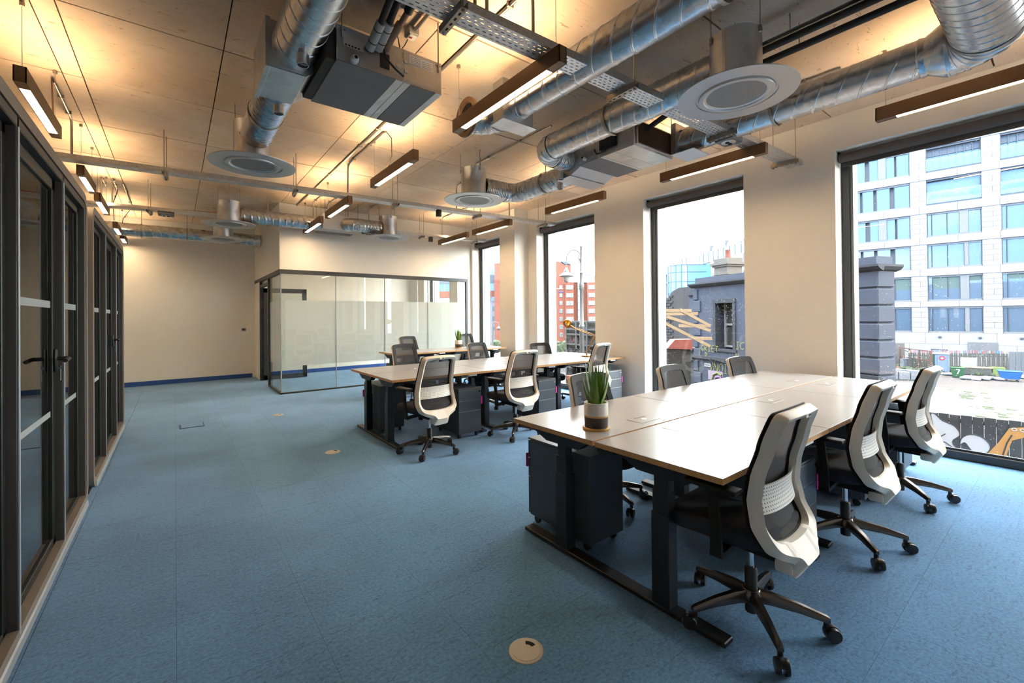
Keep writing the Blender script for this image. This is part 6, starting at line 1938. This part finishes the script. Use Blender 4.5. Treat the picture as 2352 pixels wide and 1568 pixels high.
spray('UNO', 0.3, 0.2, 0.25, t, em('pink_spray', (206, 110, 130), 0.7), y=0.07, w=0.05, adv=0.9, name='pink_tag_paint')
spray('CUE', 0.3, 0.82, 0.2, t, 'gblack', y=0.07, adv=1.1, name='black_scrawl')
for k, (dx, dy) in enumerate(((-2.2, 2.0), (-0.6, 4.5))):
    q = thing('street_lamp', ('small distant white lamp standard left of the iron bridge', 'small distant white lamp standard just behind the iron bridge')[k], 'street lamp', (22 + dx * 2, 23 + dy, 0), radians(-40))
    MB().tube([(0, 0, ZGD), (0, 0, 0.9)], 0.07, 8).build('post', 'lamp', q)
    b = MB(); b.tube([(0, 0, 0.8), (0.15, 0, 1.0), (0.4, 0, 0.95), (0.45, 0, 0.7)], 0.03, 6); b.lathe([(0.02, 0.7), (0.16, 0.55), (0.1, 0.42), (0, 0.4)], (0.45, 0, 0), 12); b.build('bracket', 'lamp', q)
# red and white site barrier below
t = thing('site_barrier', 'red and white plastic barrier seen under the second desk row', 'barrier', (9.6, 8.4, 0), radians(-50))
for k in range(6):
    MB().box((-0.9 + 0.34 * k, -0.05, -1.3), (-0.58 + 0.34 * k, 0.05, -0.35), 0.02).build('block', 'red' if k % 2 == 0 else 'gwhite', t)
MB().box((-1.0, -0.4, ZGD), (1.3, 0.4, -1.3)).build('plinth', 'concrete', t)

# ---------------- graffiti hoarding close to the building
hd_ = thing('graffiti_hoarding', 'black corrugated hoarding with white bubble letters and an orange piece', 'fence', (23.2, 3.55, 0), radians(-98 + 16 - 0))
hd_.rotation_euler = (0, 0, radians(-82))
pm_ = MB().box((0.006, 0, 0), (0.294, 0.04, 3.21)).mesh('plank', 'hoard')
pm2 = MB().box((0.006, 0.02, 0), (0.294, 0.06, 3.19)).mesh('plank', 'hoard')
for k in range(-8, 18):
    link('plank', pm_ if k % 2 else pm2, hd_, (0.3 * k, 0, ZGD))
b = MB(); b.box((-2.4, 0.06, -2.8), (5.4, 0.12, -2.65)); b.box((-2.4, 0.06, -4.9), (5.4, 0.12, -4.75)); b.build('rail', 'oldwood', hd_)
def blob(pts, mtl, y, name, th=0.006):
    P = [Vector((x, 0, z)) for x, z in pts]; n = len(P); Q = []
    for i in range(n):
        a_, b_, c_, d_ = P[i - 1], P[i], P[(i + 1) % n], P[(i + 2) % n]
        for j in range(5):
            u = j / 5
            Q.append(0.5 * ((2 * b_) + (c_ - a_) * u + (2 * a_ - 5 * b_ + 4 * c_ - d_) * u * u + (3 * b_ - 3 * c_ + d_ - a_) * u ** 3))
    m_ = MB(); cen = sum(Q, Vector()) / len(Q)
    m_.prism([(q.x, y, q.z) for q in Q], (0, -th, 0))
    o = m_.build(name, mtl, hd_)
    return Q
def outline(Q, y, closed=True, r=0.018):
    m_ = MB(); pts = [(q[0], y, q[2] if len(q) > 2 else q[1]) for q in Q]
    if closed: pts.append(pts[0])
    m_.tube(pts, r, 5); return m_.build('black_outline', 'gblack', hd_)
B1 = [(-0.9, -2.75), (-0.5, -2.6), (-0.13, -2.88), (0.15, -2.51), (0.42, -2.76), (0.75, -2.92), (0.88, -3.24), (0.68, -3.54), (0.9, -4.0), (0.6, -4.4), (-0.9, -4.4)]
Q = blob(B1, 'gwhite', -0.002, 'white_bubble'); outline(Q, -0.012)
B2 = [(0.87, -3.62), (0.93, -3.33), (1.15, -3.16), (1.43, -3.20), (1.62, -3.41), (1.64, -3.62), (1.49, -3.84), (1.28, -3.86), (1.12, -3.68), (1.0, -3.5)]
Q = blob(B2, 'gwhite', -0.002, 'white_bubble'); outline(Q, -0.012)
for L_ in ([(-0.09, -2.82), (0.09, -2.55), (0.18, -3.15)], [(-0.09, -3.14), (0.16, -3.56), (0.49, -3.26)], [(0.16, -3.56), (0.21, -3.97)], [(0.16, -3.56), (0.48, -3.57), (0.74, -3.79), (0.9, -4.0)], [(-0.09, -2.85), (-0.15, -3.15), (0.0, -3.4), (0.16, -3.56)]):
    outline([(x, 0, z) for x, z in L_], -0.014, False, 0.016)
OR = [(1.49, -3.92), (1.83, -3.36), (2.11, -2.77), (2.45, -2.68), (3.2, -2.7), (3.3, -3.0), (2.5, -3.02), (2.17, -3.2), (1.96, -4.03), (1.5, -4.3)]
m_ = MB(); m_.prism([(x, -0.002, z) for x, z in OR], (0, -0.006, 0)); m_.build('orange_shape', 'gorange', hd_)
outline([(2.17, 0, -3.0), (2.05, 0, -3.3), (1.96, 0, -3.7), (1.9, 0, -4.1)], -0.012, False, 0.02)['label'] = 'pale stripe in the orange shape'
for xx in (2.22, 2.42, 2.62):
    m_ = MB(); m_.tube([(xx + 0.06 * cos(radians(a_)), -0.012, -2.8 + 0.05 * sin(radians(a_))) for a_ in range(0, 361, 30)], 0.014, 5); m_.build('white_ring', 'gwhite', hd_)

# ---------------- the yard
def yard(name, label, cat, x, y, rz=0.0, group=None): return thing(name, label, cat, (x, y, ZGD), radians(rz), group)
b = MB(); rr = random.Random(4)
t = yard('portable_toilet', 'grey blue portable toilet with a red round logo at the yard fence', 'toilet', 70.9, 9.6, -97 + 22)
s = MB(); s.box((-0.62, -0.6, 0.12), (0.62, 0.6, 2.2), 0.04); s.build('cabin', 'loo', t)
s = MB(); s.prism([(-0.68, -0.66, 2.2), (0.68, -0.66, 2.2), (0.6, -0.66, 2.32), (0, -0.66, 2.42), (-0.6, -0.66, 2.32)], (0, 1.32, 0)); s.build('roof', 'roofw', t)
MB().box((-0.635, -0.6, 0.15), (-0.62, 0.6, 2.15)).build('side_panel', 'loo_g', t)
MB().box((-0.42, -0.625, 0.2), (0.42, -0.6, 2.1), 0.02).build('door', 'loo', t)
MB().lathe([(0.0, -0.64), (0.26, -0.64), (0.26, -0.62)], (0.0, 0, 1.75), 20, 'y').build('logo', 'red', t)
s = MB(); s.box((-0.14, -0.65, 1.72), (0.14, -0.64, 1.80)); s.box((-0.05, -0.65, 1.62), (0.05, -0.64, 1.88)); s.build('logo_mark', 'gwhite', t)
MB().box((0.28, -0.65, 1.0), (0.34, -0.62, 1.2)).build('handle', 'gblack', t)
MB().box((-0.65, -0.65, 0), (0.65, 0.65, 0.12)).build('skid', 'iron', t)
t = yard('wheelie_bin', 'green wheelie bin with a white seven, in front of the portable toilet', 'bin', 66.9, 7.8, -75)
MB().rings([[(x * 0.36, y * 0.3, 0.08) for x, y in ((-1, -1), (1, -1), (1, 1), (-1, 1))], [(x * 0.5, y * 0.42, 1.05) for x, y in ((-1, -1), (1, -1), (1, 1), (-1, 1))]]).build('body', 'bin', t)
MB().box((-0.54, -0.48, 1.05), (0.54, 0.46, 1.14), 0.03).build('lid', 'bin', t)
spray('7', -0.2, 0.42, 0.5, t, 'gwhite', y=-0.42, w=0.1, name='number')
for s_ in (-1, 1): MB().lathe([(0.1, -0.03), (0.1, 0.03)], (s_ * 0.33, 0.28, 0.1), 12, 'x').build('wheel', 'gblack', t)
t = yard('skip_cart', 'bright blue wheeled cart on the right of the yard', 'cart', 67.3, 4.1, -80)
MB().rings([[(x * 0.62, y * 0.5, 0.28) for x, y in ((-1, -1), (1, -1), (1, 1), (-1, 1))], [(x * 0.82, y * 0.62, 1.02) for x, y in ((-1, -1), (1, -1), (1, 1), (-1, 1))], [(x * 0.74, y * 0.55, 1.02) for x, y in ((-1, -1), (1, -1), (1, 1), (-1, 1))], [(x * 0.55, y * 0.44, 0.34) for x, y in ((-1, -1), (1, -1), (1, 1), (-1, 1))]]).build('tub', 'blue', t)
MB().box((-0.86, -0.66, 0.98), (0.86, 0.66, 1.06), 0.03).build('rim', 'blue', t)
for sx in (-0.5, 0.5):
    for sy in (-0.4, 0.4): MB().lathe([(0.11, -0.04), (0.11, 0.04)], (sx, sy, 0.11), 12, 'x').build('wheel', 'gblack', t)
MB().box((-0.6, -0.5, 0.2), (0.6, 0.5, 0.29)).build('chassis', 'iron', t)
# board fence with coloured tips
t = yard('board_fence', 'weathered board fence with coloured tips along the back of the yard', 'fence', 71.0, 13.0, 0)
A_, B_ = Vector((71.6, 12.6, 0)), Vector((78.4, 4.9, 0)); dv = B_ - A_; Lf = dv.length; dv.normalize(); t.rotation_euler.z = math.atan2(dv.y, dv.x); t.location = (A_.x, A_.y, ZGD)
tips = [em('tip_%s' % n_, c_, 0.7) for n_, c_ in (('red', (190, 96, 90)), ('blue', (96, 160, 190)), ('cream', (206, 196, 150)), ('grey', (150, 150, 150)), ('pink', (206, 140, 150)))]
pk = MB().box((0, -0.02, 0.05), (0.15, 0.02, 2.1)).mesh('board', 'oldwood')
tk = [MB().box((0, -0.025, 2.1), (0.15, 0.025, 2.4)).mesh('tip', m_) for m_ in tips]
k = 0; x = 0.0; rr = random.Random(9)
while x < Lf:
    link('board', pk, t, (x, 0.03 if k % 2 else -0.03, rr.uniform(-0.03, 0.03)))
    link('board_tip', tk[rr.randrange(5)], t, (x, 0.03 if k % 2 else -0.03, rr.uniform(-0.03, 0.03)))
    x += 0.24; k += 1
for z in (0.45, 1.7): MB().box((0, 0.05, z), (Lf, 0.1, z + 0.1)).build('rail', 'oldwood', t)
t = yard('steel_fence', 'grey corrugated fence continuing right of the boards', 'fence', 78.5, 4.8, 0); t.rotation_euler.z = math.atan2(dv.y, dv.x)
pk = MB().box((0, 0, 0), (0.28, 0.03, 2.3)).mesh('panel', 'iron')
for k in range(40): link('panel', pk, t, (0.3 * k, 0.03 * (k % 2), 0))
# rusty gate, concrete posts and white gate
t = yard('mesh_gate', 'rusty steel framed gate left of the portable toilet', 'gate', 73.9, 13.8, 0); dg = Vector((69.3, 10.3, 0)) - Vector((73.9, 13.8, 0)); Lg = dg.length; t.rotation_euler.z = math.atan2(dg.y, dg.x)
for x in (0.0, 0.33, 0.66, 1.0): MB().box((x * Lg - 0.06, -0.05, 0), (x * Lg + 0.06, 0.05, 2.6)).build('upright', 'rust', t)
for z in (0.1, 1.4, 2.5): MB().box((0, -0.04, z), (Lg, 0.04, z + 0.1)).build('rail', 'rust', t)
MB().bar((0.4, 0, 2.4), (Lg - 0.3, 0, 1.5), 0.05, 0.09).build('brace', 'oldwood', t)
t = yard('gate_post', 'stout concrete gate post by the rusty gate', 'post', 74.8, 14.0, 10)
MB().box((-0.5, -0.5, 0), (0.5, 0.5, 3.2), 0.1).build('shaft', 'chim', t)
t = yard('concrete_barrier', 'low concrete barrier behind the rusty gate', 'barrier', 73.4, 12.2, -45)
MB().prism([(-1.6, -0.4, 0), (-1.6, 0.4, 0), (-1.6, 0.25, 1.3), (-1.6, -0.25, 1.3)], (3.2, 0, 0)).build('block', 'concrete', t)
t = yard('slotted_gate', 'white slotted steel gate at the far left of the yard', 'gate', 80.0, 16.6, 0); dg = Vector((82.0, 14.6, 0)) - Vector((80.0, 16.6, 0)); t.rotation_euler.z = math.atan2(dg.y, dg.x)
for k in range(8): MB().box((-0.3 + 0.42 * k, -0.03, 0.3), (0.08 + 0.42 * k, 0.03, 3.3)).build('slat', 'whitegate', t)
for z in (0.25, 1.7, 3.3): MB().box((-0.4, -0.05, z), (3.2, 0.05, z + 0.1)).build('rail', 'iron', t)
# loose stuff
t = yard('paving_pallets', 'wrapped stacks of grey paving blocks near the dark house corner', 'pallets', 59.9, 11.4, 0); dg = Vector((60.8, 10.0, 0)) - Vector((59.0, 12.8, 0)); t.rotation_euler.z = math.atan2(dg.y, dg.x)
rr = random.Random(21)
for k in range(4):
    for j in range(2):
        MB().box((-2.0 + 1.0 * k + 0.03, -0.2 + 1.1 * j, 0.12), (-1.0 + 1.0 * k - 0.03, 0.85 + 1.1 * j, 0.95 + rr.uniform(-0.1, 0.15)), 0.03).build('stack', 'paving', t)
MB().box((-2.0, -0.2, 0), (2.0, 2.0, 0.12)).build('pallet', 'oldwood', t)
def sacks(x, y, n, sp, label, seed):
    t = yard('rubble_sack', label, 'sack', x, y, 0)
    rr = random.Random(seed); b = MB()
    for k in range(n):
        r_ = rr.uniform(0.22, 0.42)
        bmesh.ops.create_icosphere(b.bm, subdivisions=2, radius=r_, matrix=Matrix.Translation((rr.uniform(-sp, sp) * 0.5, rr.uniform(-sp, sp), r_ * 0.45)) @ Matrix.Rotation(rr.uniform(0, 3), 4, 'Z') @ Matrix.Diagonal((1.5, 0.9, 0.55, 1)))
    stuff(b.build('heap', 'bags', t, 60)); return t
sacks(68.7, 8.7, 7, 0.7, 'white rubble sacks between the portable toilet and the green bin', 1)
sacks(65.8, 6.5, 12, 0.9, 'white rubble sacks right of the green bin', 2)
sacks(67.3, 5.4, 10, 0.8, 'white rubble sacks left of the blue cart', 3)
sacks(70.9, 3.6, 10, 0.9, 'white rubble sacks right of the blue cart', 4)
t = yard('dumped_sign', 'bent white sheet propped against the board fence', 'board', 72.8, 7.6, -75)
MB().box((-0.65, -0.05, 0.7), (0.65, 0.0, 1.8), 0.01, rot=Matrix.Rotation(radians(8), 3, 'X')).build('sheet', 'gwhite', t)
for s_ in (-0.4, 0.4): MB().tube([(s_, 0.1, 0), (s_, 0.0, 1.2)], 0.03, 6).build('leg', 'iron', t)
t = yard('timber_crate', 'low timber crate with a tagged end below the bent white sheet', 'crate', 71.2, 6.6, -75)
MB().box((-1.3, -0.5, 0.05), (0.9, 0.5, 0.8), 0.03).build('box', 'oldwood', t)
MB().box((0.95, -0.45, 0), (1.9, 0.4, 1.0), 0.02).build('tagged_end', 'lime', t)
MB().box((-1.4, -0.55, 0.8), (1.0, 0.55, 0.92), 0.02).build('lid', 'timber', t)
for k, (x, y, lab) in enumerate(((71.1, 14.4, 'far orange traffic cone near the white gate'), (66.3, 12.6, 'nearer orange traffic cone by the paving stacks'))):
    t = yard('traffic_cone', lab, 'cone', x, y, 0)
    MB().box((-0.28, -0.28, 0), (0.28, 0.28, 0.06)).build('foot', 'cone', t)
    MB().lathe([(0.2, 0.06), (0.12, 0.45)], n=14).build('cone_lower', 'cone', t, 40); MB().lathe([(0.12, 0.45), (0.09, 0.65)], n=14).build('white_band', 'gwhite', t, 40); MB().lathe([(0.09, 0.65), (0.04, 0.95)], n=14).build('cone_tip', 'cone', t, 40)
t = yard('timber_hut', 'small blue and brown timber hut near the dark house corner', 'hut', 73.8, 15.9, -60)
MB().box((-1.0, -0.8, 0.2), (1.0, 0.8, 1.9), 0.02).build('walls', 'oldwood', t)
MB().prism([(-1.2, -1.0, 1.9), (1.2, -1.0, 1.9), (0, -1.0, 2.5)], (0, 2.0, 0)).build('roof', 'concrete', t)
MB().box((-0.8, -0.82, 0.4), (0.2, -0.79, 1.6)).build('blue_sheet', 'slate', t)
t = thing('rusty_girder', 'rusty steel girder platform sticking out before the dark house corner', 'girder', (20.6, 4.7, 0), radians(-131))
for z in (0.24, -0.18): MB().box((-1.1, -0.25, z), (0.75, 0.25, z + 0.10), 0.01).build('flange', 'rust', t)
MB().box((-1.0, -0.03, -0.1), (0.7, 0.03, 0.24)).build('web', 'rust', t)
for x in (-0.3, 0.35): MB().box((x - 0.03, -0.25, -0.1), (x + 0.03, 0.25, 0.24)).build('stiffener', 'rust', t)
MB().box((-0.9, -0.12, ZGD), (-0.7, 0.12, -0.18)).build('post', 'rust', t)
b = MB(); rr = random.Random(31)
for k in range(90):
    x, y = rr.choice([(70.5 + rr.uniform(-1, 1), 12.0 + rr.uniform(-1.6, 1.6)), (72 + rr.uniform(-1.5, 1), 8 + rr.uniform(-3, 2.5)), (74.5 + rr.uniform(-1, 1), 13.8 + rr.uniform(-1, 1))])
    r_ = rr.uniform(0.12, 0.4); bmesh.ops.create_icosphere(b.bm, subdivisions=1, radius=r_, matrix=Matrix.Translation((x, y, ZGD + r_ * 0.6)))
for k in range(160):
    x, y = rr.uniform(38, 56), rr.uniform(0, 9); r_ = rr.uniform(0.05, 0.16)
    if abs((x - 44) * 0.25 - (y - 3)) < 1.2: bmesh.ops.create_icosphere(b.bm, subdivisions=1, radius=r_, matrix=Matrix.Translation((x, y, ZGD)) @ Matrix.Diagonal((2.2, 2.2, 0.5, 1)))
tag(stuff(b.build('yard_weeds', 'green')), 'green weeds at the fence foot and in patches on the yard', 'weeds')
